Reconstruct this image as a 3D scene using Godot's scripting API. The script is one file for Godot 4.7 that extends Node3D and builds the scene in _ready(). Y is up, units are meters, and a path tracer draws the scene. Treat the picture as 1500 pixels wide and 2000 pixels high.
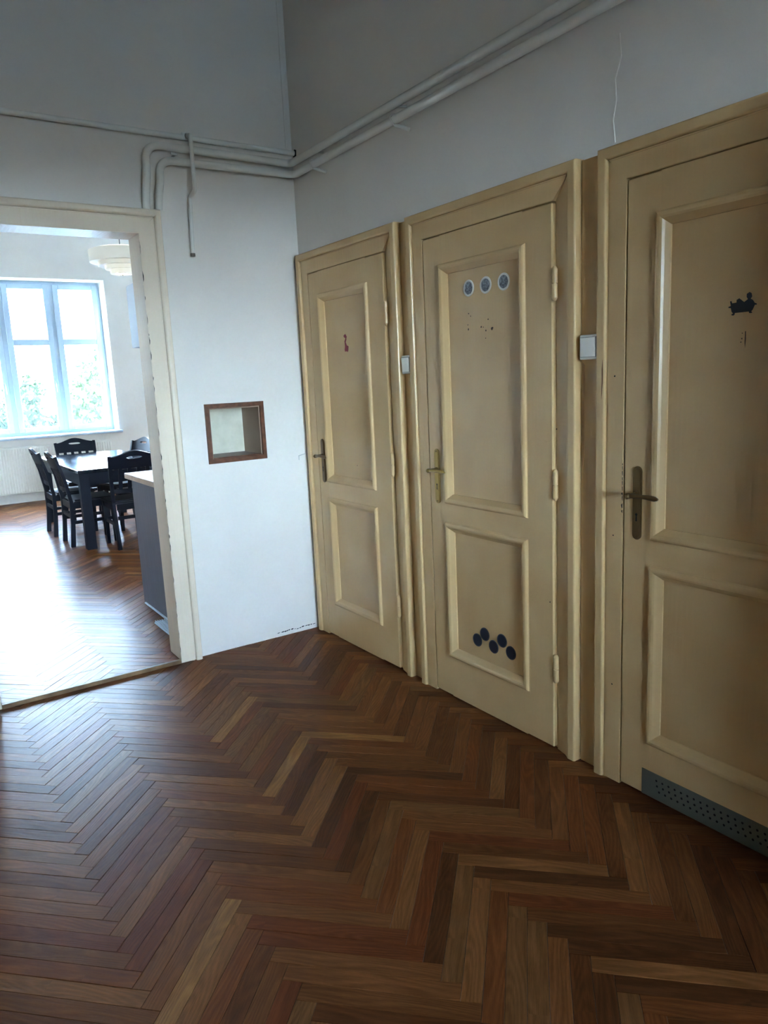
extends Node3D
# A hall with three painted doors and herringbone parquet; a bright dining room seen through an open doorway.
# Origin: the floor corner where the doorway wall (z = 0) meets the wall of doors (x = 0). Metres, y up.

const SKY_ENERGY := 17.0
const LAMP_ENERGY := 0.06
const EXPOSURE := 9.0
const HALL_LEFT := -7.0
const HALL_REAR := 7.0
const BAY_FAR := 9.6
const CEIL := 4.0
const DIN_FLOOR := 0.02
const DIN_FAR := -7.38
const DIN_LEFT := -3.2
const DIN_RIGHT := 4.2

var M := {}
var used := {}
var rng := RandomNumberGenerator.new()

# ------------------------------------------------------------------ mesh building
class MB:
	var v := PackedVector3Array()
	var n := PackedVector3Array()
	var uv := PackedVector2Array()
	var col := PackedColorArray()
	var tint := Color.WHITE
	var use_color := false
	func tri(a: Vector3, b: Vector3, c: Vector3, na: Vector3, nb: Vector3, nc: Vector3, ua := Vector2.ZERO, ub := Vector2.ZERO, uc := Vector2.ZERO):
		# a, b, c run counter-clockwise seen from outside; Godot wants clockwise
		v.append(a); v.append(c); v.append(b)
		n.append(na); n.append(nc); n.append(nb)
		uv.append(ua); uv.append(uc); uv.append(ub)
		if use_color:
			col.append(tint); col.append(tint); col.append(tint)
	func flat(a: Vector3, b: Vector3, c: Vector3):
		var m := (b - a).cross(c - a).normalized()
		tri(a, b, c, m, m, m)
	func quad(a: Vector3, b: Vector3, c: Vector3, d: Vector3):
		var m := (c - a).cross(d - b).normalized()
		tri(a, b, c, m, m, m); tri(a, c, d, m, m, m)
	func quad_uv(a: Vector3, b: Vector3, c: Vector3, d: Vector3, ua: Vector2, ub: Vector2, uc: Vector2, ud: Vector2):
		var m := (c - a).cross(d - b).normalized()
		tri(a, b, c, m, m, m, ua, ub, uc); tri(a, c, d, m, m, m, ua, uc, ud)
	func quad_toward(a: Vector3, b: Vector3, c: Vector3, d: Vector3, want: Vector3):
		if (c - a).cross(d - b).dot(want) >= 0.0:
			quad(a, b, c, d)
		else:
			quad(d, c, b, a)
	func quad_n(a: Vector3, b: Vector3, c: Vector3, d: Vector3, na: Vector3, nb: Vector3, nc: Vector3, nd: Vector3):
		if (c - a).cross(d - b).dot(na + nb + nc + nd) >= 0.0:
			tri(a, b, c, na, nb, nc); tri(a, c, d, na, nc, nd)
		else:
			tri(d, c, b, nd, nc, nb); tri(d, b, a, nd, nb, na)
	func box(lo: Vector3, hi: Vector3, bev := 0.0):
		var c := (lo + hi) / 2.0
		obox(Transform3D(Basis.IDENTITY, c), (hi - lo) / 2.0, bev)
	func obox(t: Transform3D, h: Vector3, bev := 0.0):
		bev = min(bev, min(h.x, min(h.y, h.z)) * 0.9)
		for ax in 3:
			var u := (ax + 1) % 3
			var w := (ax + 2) % 3
			for s: float in [-1.0, 1.0]:
				var p := []
				for k: Vector2 in [Vector2(-1, -1), Vector2(1, -1), Vector2(1, 1), Vector2(-1, 1)]:
					var q := Vector3.ZERO
					q[ax] = s * h[ax]; q[u] = k.x * (h[u] - bev); q[w] = k.y * (h[w] - bev)
					p.append(t * q)
				var out := Vector3.ZERO
				out[ax] = s
				quad_toward(p[0], p[1], p[2], p[3], t.basis * out)
		if bev <= 0.0:
			return
		for ax in 3:
			var u := (ax + 1) % 3
			var w := (ax + 2) % 3
			for su: float in [-1.0, 1.0]:
				for sw: float in [-1.0, 1.0]:
					var p := []
					for e: Vector2 in [Vector2(-1, 0), Vector2(1, 0), Vector2(1, 1), Vector2(-1, 1)]:
						var q := Vector3.ZERO
						q[ax] = e.x * (h[ax] - bev)
						q[u] = su * (h[u] - (bev if e.y > 0.5 else 0.0))
						q[w] = sw * (h[w] - (0.0 if e.y > 0.5 else bev))
						p.append(t * q)
					var out := Vector3.ZERO
					out[u] = su; out[w] = sw
					quad_toward(p[0], p[1], p[2], p[3], t.basis * out)
		for sx: float in [-1.0, 1.0]:
			for sy: float in [-1.0, 1.0]:
				for sz: float in [-1.0, 1.0]:
					var a := t * Vector3(sx * h.x, sy * (h.y - bev), sz * (h.z - bev))
					var b := t * Vector3(sx * (h.x - bev), sy * h.y, sz * (h.z - bev))
					var c := t * Vector3(sx * (h.x - bev), sy * (h.y - bev), sz * h.z)
					if (b - a).cross(c - a).dot(t.basis * Vector3(sx, sy, sz)) >= 0.0:
						flat(a, b, c)
					else:
						flat(a, c, b)
	# a rectangular bar through points; "side" is the direction of its width
	func bar(pts: Array, side: Vector3, w: float, d: float, w1 := -1.0, d1 := -1.0):
		if w1 < 0.0: w1 = w
		if d1 < 0.0: d1 = d
		var rings := []
		for i in pts.size():
			var dir: Vector3 = (pts[min(i + 1, pts.size() - 1)] - pts[max(i - 1, 0)]).normalized()
			var x := (side - dir * side.dot(dir)).normalized()
			var y := dir.cross(x)
			var f: float = float(i) / maxf(1.0, pts.size() - 1.0)
			var hw: float = lerp(w, w1, f) / 2.0
			var hd: float = lerp(d, d1, f) / 2.0
			rings.append([pts[i] - x * hw - y * hd, pts[i] + x * hw - y * hd, pts[i] + x * hw + y * hd, pts[i] - x * hw + y * hd])
		for i in pts.size() - 1:
			var mid: Vector3 = (pts[i] + pts[i + 1]) / 2.0
			for k in 4:
				var a: Vector3 = rings[i][k]
				var b: Vector3 = rings[i][(k + 1) % 4]
				var c: Vector3 = rings[i + 1][(k + 1) % 4]
				var e: Vector3 = rings[i + 1][k]
				quad_toward(a, b, c, e, (a + b + c + e) / 4.0 - mid)
		var r0: Array = rings[0]
		var r1: Array = rings[-1]
		quad_toward(r0[0], r0[1], r0[2], r0[3], pts[0] - pts[1])
		quad_toward(r1[0], r1[1], r1[2], r1[3], pts[-1] - pts[-2])
	func tube(pts: Array, r: float, seg := 12, radii := []):
		var x := Vector3.ZERO
		var rings := []
		var norms := []
		for i in pts.size():
			var dir: Vector3 = (pts[min(i + 1, pts.size() - 1)] - pts[max(i - 1, 0)]).normalized()
			if i == 0:
				x = dir.cross(Vector3.UP if abs(dir.y) < 0.9 else Vector3.RIGHT).normalized()
			else:
				x = (x - dir * x.dot(dir)).normalized()
			var y := dir.cross(x)
			var ring := []
			var nn := []
			var rr: float = radii[i] if radii.size() > 0 else r
			for k in seg:
				var a := TAU * k / seg
				var o := x * cos(a) + y * sin(a)
				nn.append(o); ring.append(pts[i] + o * rr)
			rings.append(ring); norms.append(nn)
		for i in pts.size() - 1:
			for k in seg:
				var j := (k + 1) % seg
				quad_n(rings[i][k], rings[i][j], rings[i + 1][j], rings[i + 1][k], norms[i][k], norms[i][j], norms[i + 1][j], norms[i + 1][k])
		for e in [0, pts.size() - 1]:
			var dirc: Vector3 = pts[0] - pts[1] if e == 0 else pts[-1] - pts[-2]
			for k in seg:
				var j := (k + 1) % seg
				if (rings[e][k] - pts[e]).cross(rings[e][j] - pts[e]).dot(dirc) >= 0.0:
					flat(pts[e], rings[e][k], rings[e][j])
				else:
					flat(pts[e], rings[e][j], rings[e][k])
	# profile of (radius, height) turned about the y axis of t; outward is to the right of the profile's run
	func lathe(prof: Array, t: Transform3D, seg := 24):
		for i in prof.size() - 1:
			var p: Vector2 = prof[i]
			var q: Vector2 = prof[i + 1]
			var d := (q - p).normalized()
			var nr := Vector2(d.y, -d.x)
			for k in seg:
				var a0 := TAU * k / seg
				var a1 := TAU * (k + 1) / seg
				var e0 := Vector3(cos(a0), 0, sin(a0))
				var e1 := Vector3(cos(a1), 0, sin(a1))
				var n0 := t.basis * (e0 * nr.x + Vector3.UP * nr.y)
				var n1 := t.basis * (e1 * nr.x + Vector3.UP * nr.y)
				quad_n(t * (e0 * p.x + Vector3.UP * p.y), t * (e1 * p.x + Vector3.UP * p.y), t * (e1 * q.x + Vector3.UP * q.y), t * (e0 * q.x + Vector3.UP * q.y), n0, n1, n1, n0)
	# flat polygon given by 2-D points, pushed out to a thickness along N
	func slab(poly: Array, o: Vector3, s: Vector3, u: Vector3, nrm: Vector3, d0: float, d1: float):
		var pk := PackedVector2Array(poly)
		var idx := Geometry2D.triangulate_polygon(pk)
		var at := func(i: int, d: float) -> Vector3: return o + s * pk[i].x + u * pk[i].y + nrm * d
		for k in range(0, idx.size(), 3):
			for e: float in [d0, d1]:
				var w := nrm * (1.0 if e == max(d0, d1) else -1.0)
				var a: Vector3 = at.call(idx[k], e)
				var b: Vector3 = at.call(idx[k + 1], e)
				var c: Vector3 = at.call(idx[k + 2], e)
				if (b - a).cross(c - a).dot(w) >= 0.0:
					flat(a, b, c)
				else:
					flat(a, c, b)
		var ccw := not Geometry2D.is_polygon_clockwise(pk)
		for i in pk.size():
			var j := (i + 1) % pk.size()
			var e2 := pk[j] - pk[i]
			var o2 := Vector2(e2.y, -e2.x) * (1.0 if ccw else -1.0)
			quad_toward(at.call(i, d0), at.call(j, d0), at.call(j, d1), at.call(i, d1), s * o2.x + u * o2.y)
	# one side of a mitred frame round a rectangle: profile points are (outward offset, depth along N)
	func frame_side(side: String, o: Vector3, s: Vector3, u: Vector3, nrm: Vector3, rect: Rect2, prof: Array, open_bottom := false):
		var a := []
		var b := []
		var outd := Vector3.ZERO
		for p: Vector2 in prof:
			var x0 := rect.position.x - p.x
			var x1 := rect.end.x + p.x
			var y0 := rect.position.y - (0.0 if open_bottom else p.x)
			var y1 := rect.end.y + p.x
			var q := [Vector2(x0, y0), Vector2(x1, y0), Vector2(x1, y1), Vector2(x0, y1)]
			var pick: Array = {"bottom": [0, 1], "right": [1, 2], "top": [2, 3], "left": [3, 0]}[side]
			a.append(o + s * q[pick[0]].x + u * q[pick[0]].y + nrm * p.y)
			b.append(o + s * q[pick[1]].x + u * q[pick[1]].y + nrm * p.y)
		match side:
			"bottom": outd = -u
			"right": outd = s
			"top": outd = u
			"left": outd = -s
		for i in prof.size() - 1:
			var d: Vector2 = prof[i + 1] - prof[i]
			quad_toward(a[i], b[i], b[i + 1], a[i + 1], nrm * d.x - outd * d.y)
		for e in [a, b]:      # ends
			for i in range(1, prof.size() - 1):
				flat(e[0], e[i], e[i + 1])
	func mesh() -> ArrayMesh:
		var arr := []
		arr.resize(Mesh.ARRAY_MAX)
		arr[Mesh.ARRAY_VERTEX] = v
		arr[Mesh.ARRAY_NORMAL] = n
		arr[Mesh.ARRAY_TEX_UV] = uv
		if use_color:
			arr[Mesh.ARRAY_COLOR] = col
		var m := ArrayMesh.new()
		m.add_surface_from_arrays(Mesh.PRIMITIVE_TRIANGLES, arr)
		return m

# ------------------------------------------------------------------ scene tree helpers
func numbered(called: String) -> String:
	if not used.has(called):
		used[called] = 0
		return called
	used[called] += 1
	return "%s_%03d" % [called, used[called]]

func part(called: String, mesh: Mesh, mat: Material, parent: Node, label := "") -> MeshInstance3D:
	var o := MeshInstance3D.new()
	o.name = called
	o.mesh = mesh
	o.material_override = null
	for i in mesh.get_surface_count():
		o.set_surface_override_material(i, mat)
	if label != "":
		o.set_meta("label", label)
	parent.add_child(o, true)
	return o

func tag(o: Node, label: String, category: String, group := "", kind := ""):
	o.set_meta("label", label)
	o.set_meta("category", category)
	if group != "": o.set_meta("group", group)
	if kind != "": o.set_meta("kind", kind)

func thing(called: String, label: String, category: String, at := Vector3.ZERO, turn := 0.0, group := "", kind := "") -> Node3D:
	var o := Node3D.new()
	o.name = numbered(called)
	add_child(o)
	o.position = at
	o.rotation.y = turn
	tag(o, label, category, group, kind)
	return o

func one(called: String, mesh: Mesh, mat: Material, label: String, category: String, group := "", kind := "") -> MeshInstance3D:
	var o := part(numbered(called), mesh, mat, self)
	tag(o, label, category, group, kind)
	return o

# ------------------------------------------------------------------ materials
func noise_img(freq: float, w: int, h: int, oct: int, sd: int, type := FastNoiseLite.TYPE_SIMPLEX_SMOOTH) -> Image:
	var f := FastNoiseLite.new()
	f.seed = sd
	f.frequency = freq
	f.noise_type = type
	f.fractal_octaves = oct
	return f.get_seamless_image(w, h, false, false, 0.15, true)

func ramp_tex(img: Image, lo: Color, hi: Color, power := 1.0) -> ImageTexture:
	var w := img.get_width()
	var h := img.get_height()
	var o := Image.create(w, h, false, Image.FORMAT_RGB8)
	for y in h:
		for x in w:
			o.set_pixel(x, y, lo.lerp(hi, pow(img.get_pixel(x, y).r, power)))
	o.generate_mipmaps()
	return ImageTexture.create_from_image(o)

func normal_tex(img: Image, strength: float) -> ImageTexture:
	var o := Image.create(img.get_width(), img.get_height(), false, Image.FORMAT_RGBA8)
	o.copy_from(img)
	o.convert(Image.FORMAT_RGBA8)
	o.bump_map_to_normal_map(strength)
	o.generate_mipmaps()
	return ImageTexture.create_from_image(o)

func mat(c: Color, rough := 0.6, metal := 0.0, spec := 0.5) -> StandardMaterial3D:
	var m := StandardMaterial3D.new()
	m.albedo_color = c
	m.roughness = rough
	m.metallic = metal
	m.metallic_specular = spec
	return m

func tri(m: StandardMaterial3D, scale: Vector3, world := true) -> StandardMaterial3D:
	m.uv1_triplanar = true
	m.uv1_world_triplanar = world
	m.uv1_scale = scale
	return m

func grain_image() -> Image:
	# oak seen from above: 1.2 m along u, 0.32 m across v
	var w := 1024
	var h := 256
	var img := Image.create(w, h, false, Image.FORMAT_RGB8)
	var a := FastNoiseLite.new(); a.seed = 5; a.frequency = 1.0; a.fractal_octaves = 3
	var b := FastNoiseLite.new(); b.seed = 9; b.frequency = 1.0; b.fractal_octaves = 2
	var c := FastNoiseLite.new(); c.seed = 21; c.frequency = 1.0; c.fractal_octaves = 2
	for y in h:
		for x in w:
			var warp := b.get_noise_2d(x * 0.0016, y * 0.010) * 26.0
			var rings := 0.5 + 0.5 * sin(y * 0.55 + warp)
			var fibre := a.get_noise_2d(x * 0.010, y * 0.42) * 0.5 + 0.5
			var pores := c.get_noise_2d(x * 0.035 + 90.0, y * 0.9) * 0.5 + 0.5
			var broad := b.get_noise_2d(x * 0.004 + 400.0, y * 0.03) * 0.5 + 0.5
			var g := 0.36 + 0.26 * fibre + 0.13 * rings + 0.16 * pores + 0.22 * (broad - 0.3)
			g = clampf(g, 0.0, 1.0)
			img.set_pixel(x, y, Color(g, g, g))
	return img

func make_materials():
	# plaster walls: faintly uneven rolled paint
	var rolled := noise_img(0.02, 256, 256, 4, 3)
	var patchy := noise_img(0.006, 256, 256, 3, 8)
	var wall := mat(Color(1, 1, 1), 0.85, 0.0, 0.3)
	wall.albedo_texture = ramp_tex(patchy, Color(0.885, 0.865, 0.83), Color(0.915, 0.895, 0.86))
	wall.normal_enabled = true
	wall.normal_texture = normal_tex(rolled, 2.2)
	wall.normal_scale = 0.35
	M.wall = tri(wall, Vector3(0.7, 0.7, 0.7))
	M.ochre = mat(Color(0.80, 0.71, 0.56), 0.85, 0.0, 0.3)
	# cream oil paint, brushed up and down
	var streak := Image.create(256, 256, false, Image.FORMAT_RGB8)
	var f := FastNoiseLite.new(); f.seed = 31; f.frequency = 1.0; f.fractal_octaves = 3
	for y in 256:
		for x in 256:
			var g := f.get_noise_2d(x * 0.13, y * 0.008) * 0.5 + 0.5
			streak.set_pixel(x, y, Color(g, g, g))
	var cream := mat(Color(1, 1, 1), 0.25, 0.0, 0.5)
	cream.albedo_texture = ramp_tex(patchy, Color(0.825, 0.68, 0.475), Color(0.855, 0.725, 0.525))
	cream.normal_enabled = true
	cream.normal_texture = normal_tex(streak, 2.0)
	cream.normal_scale = 0.22
	M.cream = tri(cream, Vector3(1.6, 1.6, 1.6))
	M.white_trim = tri(cream.duplicate(), Vector3(1.6, 1.6, 1.6))
	M.white_trim.albedo_texture = ramp_tex(patchy, Color(0.895, 0.835, 0.745), Color(0.92, 0.86, 0.77))
	# parquet
	var grain := grain_image()
	var grain_n := normal_tex(grain, 3.0)
	var grain_rough := ramp_tex(grain, Color(0.42, 0.42, 0.42), Color(0.27, 0.27, 0.27))
	var grain_c := ramp_tex(grain, Color(0.42, 0.38, 0.34), Color(1.0, 1.0, 1.0), 1.4)
	M.oak = []
	for tone: Color in [Color(0.596, 0.38, 0.217), Color(0.549, 0.345, 0.193), Color(0.503, 0.309, 0.175), Color(0.573, 0.339, 0.187), Color(0.468, 0.28, 0.157), Color(0.643, 0.427, 0.246), Color(0.538, 0.298, 0.17), Color(0.727, 0.517, 0.301), Color(0.433, 0.263, 0.152), Color(0.585, 0.398, 0.233)]:
		var m := mat(tone, 1.0, 0.0, 0.16)
		m.albedo_texture = grain_c
		m.roughness_texture = grain_rough
		m.normal_enabled = true
		m.normal_texture = grain_n
		m.normal_scale = 0.22
		M.oak.append(m)
	var mix: StandardMaterial3D = M.oak[0].duplicate()
	mix.albedo_color = Color.WHITE
	mix.vertex_color_use_as_albedo = true
	M.oak_mixed = mix
	M.subfloor = mat(Color(0.10, 0.07, 0.05), 0.9)
	M.plain_oak = mat(Color(0.50, 0.35, 0.23), 0.35)
	M.scuff = mat(Color(0.74, 0.74, 0.72), 0.8)
	M.worn_oak = tri(mat(Color(0.62, 0.50, 0.35), 0.5), Vector3(2, 2, 2))
	M.worn_oak.albedo_texture = ramp_tex(noise_img(0.03, 128, 128, 4, 14), Color(0.6, 0.55, 0.5), Color(1, 1, 1))
	M.frame_wood = mat(Color(0.47, 0.29, 0.18), 0.4)
	M.frame_wood.albedo_texture = ramp_tex(noise_img(0.04, 128, 128, 4, 15), Color(0.62, 0.58, 0.55), Color(1, 1, 1))
	tri(M.frame_wood, Vector3(4, 4, 4))
	M.niche_back = mat(Color(1, 1, 1), 0.8)
	M.niche_back.albedo_texture = ramp_tex(noise_img(0.02, 128, 128, 4, 16), Color(0.80, 0.785, 0.70), Color(0.87, 0.855, 0.775))
	tri(M.niche_back, Vector3(3, 3, 3))
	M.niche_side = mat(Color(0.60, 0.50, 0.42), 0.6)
	# metals and plastics
	M.brass_dark = mat(Color(0.42, 0.33, 0.20), 0.38, 0.7)
	M.brass = mat(Color(0.60, 0.50, 0.28), 0.33, 0.8)
	M.pipe = mat(Color(0.89, 0.89, 0.86), 0.30)
	M.iron = mat(Color(0.40, 0.36, 0.32), 0.6, 0.2)
	M.black = mat(Color(0.02, 0.02, 0.025), 0.8)
	M.plastic = mat(Color(0.93, 0.92, 0.88), 0.25)
	M.vent_ring = mat(Color(0.88, 0.86, 0.80), 0.35)
	M.vent_mesh = mat(Color(0.72, 0.74, 0.75), 0.45, 0.1)
	M.vent_mesh.albedo_texture = ramp_tex(noise_img(0.09, 64, 64, 2, 41), Color(0.4, 0.4, 0.42), Color(1, 1, 1))
	tri(M.vent_mesh, Vector3(14, 14, 14))
	M.navy = mat(Color(0.09, 0.11, 0.17), 0.55)
	M.navy_ring = mat(Color(0.20, 0.21, 0.24), 0.45)
	M.sheet = mat(Color(0.42, 0.43, 0.38), 0.5, 0.3)
	M.red = mat(Color(0.52, 0.08, 0.10), 0.45)
	M.sticker_blue = mat(Color(0.05, 0.065, 0.10), 0.5)
	M.stain = mat(Color(0.30, 0.22, 0.13), 0.7)
	M.rust_stain = mat(Color(0.64, 0.50, 0.34), 0.6)
	M.chip = mat(Color(0.42, 0.25, 0.14), 0.7)
	M.crack = mat(Color(0.07, 0.06, 0.05), 0.9)
	# dining room
	M.black_wood = mat(Color(0.08, 0.095, 0.145), 0.5, 0.0, 0.3)
	M.table_top = mat(Color(0.05, 0.06, 0.09), 0.10)
	M.seat = mat(Color(0.08, 0.09, 0.13), 0.4, 0.0, 0.35)
	M.upvc_sky_tint = mat(Color(0.72, 0.79, 0.84), 0.3)  # white plastic; bluish skylight on the frames is painted into this colour
	M.radiator = mat(Color(0.88, 0.87, 0.83), 0.4)
	M.graphite = tri(mat(Color(0.32, 0.34, 0.39), 0.45), Vector3(1, 1, 1))
	M.graphite.albedo_texture = ramp_tex(streak, Color(0.82, 0.82, 0.84), Color(1, 1, 1))
	M.worktop = tri(mat(Color(0.74, 0.64, 0.54), 0.4), Vector3(2, 2, 2))
	M.worktop.albedo_texture = ramp_tex(noise_img(0.04, 128, 128, 4, 17), Color(0.82, 0.79, 0.76), Color(1, 1, 1))
	M.lamp_white = mat(Color(0.92, 0.91, 0.88), 0.45)
	M.lamp_white.backlight_enabled = true
	M.lamp_white.backlight = Color(0.45, 0.45, 0.43)
	M.bulb = mat(Color(1, 0.97, 0.92), 0.4)
	M.bulb.emission_enabled = true
	M.bulb.emission = Color(1.0, 0.93, 0.84)
	M.bulb.emission_energy_multiplier = 0.3
	M.cable = mat(Color(0.06, 0.06, 0.06), 0.5)
	M.reflected_blue_panel = mat(Color(0.80, 0.86, 0.92), 0.25)  # white cabinet; the blue reflection of the window is put into its colour
	var glass := mat(Color(1, 1, 1, 0.04), 0.0)
	glass.transparency = BaseMaterial3D.TRANSPARENCY_ALPHA
	M.glass = glass
	# outside
	M.ground = mat(Color(0.24, 0.25, 0.22), 0.95)
	M.leaf = mat(Color(0.20, 0.27, 0.12), 0.8, 0.0, 0.2)
	M.leaf_dark = mat(Color(0.15, 0.21, 0.11), 0.8, 0.0, 0.2)
	M.bark = mat(Color(0.20, 0.16, 0.12), 0.9)
	M.house_wall = mat(Color(0.80, 0.76, 0.68), 0.9)
	M.roof = mat(Color(0.50, 0.27, 0.20), 0.9)
	M.dark_glass = mat(Color(0.08, 0.09, 0.11), 0.1)

# ------------------------------------------------------------------ parquet
const PLANK_L := 0.46
const PLANK_W := 0.0541

func plank_polys(region: Rect2, apex_x: float, z_first: float, z_second: float) -> Array:
	# herringbone: every other zigzag strip starts at an apex line x = apex_x - k * L * sqrt(2); returns [polygon, direction, corner]
	var out := []
	var da := Vector2(1, 1) / sqrt(2.0)
	var db := Vector2(-1, 1) / sqrt(2.0)
	var step := PLANK_W * sqrt(2.0)
	var pitch := PLANK_L * sqrt(2.0)
	var box := PackedVector2Array([region.position, Vector2(region.end.x, region.position.y), region.end, Vector2(region.position.x, region.end.y)])
	for s in range(-3, 9):
		var x0 := apex_x - s * pitch
		if x0 - pitch > region.end.x or x0 + pitch < region.position.x:
			continue
		var zs := z_first if posmod(s, 2) == 0 else z_second
		var k0 := int(floor((region.position.y - 0.5 - zs) / step))
		var k1 := int(ceil((region.end.y + 0.1 - zs) / step))
		for k in range(k0, k1):
			var o := Vector2(x0, zs + k * step)
			for kind in 2:
				# kind 0 runs along da from the corner; kind 1 runs along db, one width to the side
				var d := da if kind == 0 else db
				var e := db if kind == 0 else -da
				var g := 0.0004
				var q := [o + d * g + e * g, o + d * (PLANK_L - g) + e * g, o + d * (PLANK_L - g) + e * (PLANK_W - g), o + d * g + e * (PLANK_W - g)]
				var hit := Geometry2D.intersect_polygons(PackedVector2Array(q), box)
				if hit.size() == 0:
					continue
				var whole := true
				for p: Vector2 in q:
					if not region.has_point(p):
						whole = false
				out.append([hit[0], d, o, e, whole])
	return out

func plank_into(mb: MB, poly: PackedVector2Array, o: Vector2, d: Vector2, top: float, low: float, uv0: Vector2, shift := Vector2.ZERO):
	# a plank with eased top edges; u runs along the plank
	var e := Vector2(-d.y, d.x)
	var pts := poly
	if Geometry2D.is_polygon_clockwise(pts):
		pts = pts.duplicate()
		pts.reverse()
	var inner := Geometry2D.offset_polygon(pts, -0.0008, Geometry2D.JOIN_MITER)
	if inner.size() == 0:
		return
	var ip: PackedVector2Array = inner[0]
	var uv := func(p: Vector2) -> Vector2: return uv0 + Vector2((p - o).dot(d) / 1.2, (p - o).dot(e) / 0.32)
	var P := func(p: Vector2, y: float) -> Vector3: return Vector3(p.x - shift.x, y, p.y - shift.y)
	var idx := Geometry2D.triangulate_polygon(ip)
	for k in range(0, idx.size(), 3):
		var a: Vector3 = P.call(ip[idx[k]], top)
		var b: Vector3 = P.call(ip[idx[k + 1]], top)
		var c: Vector3 = P.call(ip[idx[k + 2]], top)
		var ua: Vector2 = uv.call(ip[idx[k]])
		var ub: Vector2 = uv.call(ip[idx[k + 1]])
		var uc: Vector2 = uv.call(ip[idx[k + 2]])
		if (b - a).cross(c - a).y >= 0.0:
			mb.tri(a, b, c, Vector3.UP, Vector3.UP, Vector3.UP, ua, ub, uc)
		else:
			mb.tri(a, c, b, Vector3.UP, Vector3.UP, Vector3.UP, ua, uc, ub)
	var cen := Vector2.ZERO
	for p in pts:
		cen += p / pts.size()
	if ip.size() == pts.size():
		# pair each corner with the nearest inset corner
		for i in pts.size():
			var j := (i + 1) % pts.size()
			var ii := nearest(ip, pts[i])
			var jj := nearest(ip, pts[j])
			var mid := (pts[i] + pts[j]) / 2.0 - cen
			var want := Vector3(mid.x, 0.3, mid.y)
			var qa: Vector3 = P.call(pts[i], top - 0.0008)
			var qb: Vector3 = P.call(pts[j], top - 0.0008)
			var qc: Vector3 = P.call(ip[jj], top)
			var qd: Vector3 = P.call(ip[ii], top)
			var uvs := [uv.call(pts[i]), uv.call(pts[j]), uv.call(ip[jj]), uv.call(ip[ii])]
			if (qc - qa).cross(qd - qb).dot(want) >= 0.0:
				mb.quad_uv(qa, qb, qc, qd, uvs[0], uvs[1], uvs[2], uvs[3])
			else:
				mb.quad_uv(qd, qc, qb, qa, uvs[3], uvs[2], uvs[1], uvs[0])
			mb.quad_toward(P.call(pts[i], low), P.call(pts[j], low), qb, qa, Vector3(mid.x, 0, mid.y))

func nearest(p: PackedVector2Array, q: Vector2) -> int:
	var best := 0
	for i in p.size():
		if p[i].distance_squared_to(q) < p[best].distance_squared_to(q):
			best = i
	return best

func with_tangents(mb: MB) -> ArrayMesh:
	var st := SurfaceTool.new()
	st.create_from(mb.mesh(), 0)
	st.generate_tangents()
	return st.commit()

func pick_tone() -> int:
	var r := rng.randf()
	var acc := 0.0
	var w := [0.16, 0.15, 0.14, 0.12, 0.10, 0.09, 0.105, 0.03, 0.06, 0.045]
	for i in w.size():
		acc += w[i]
		if r < acc:
			return i
	return 0

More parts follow.
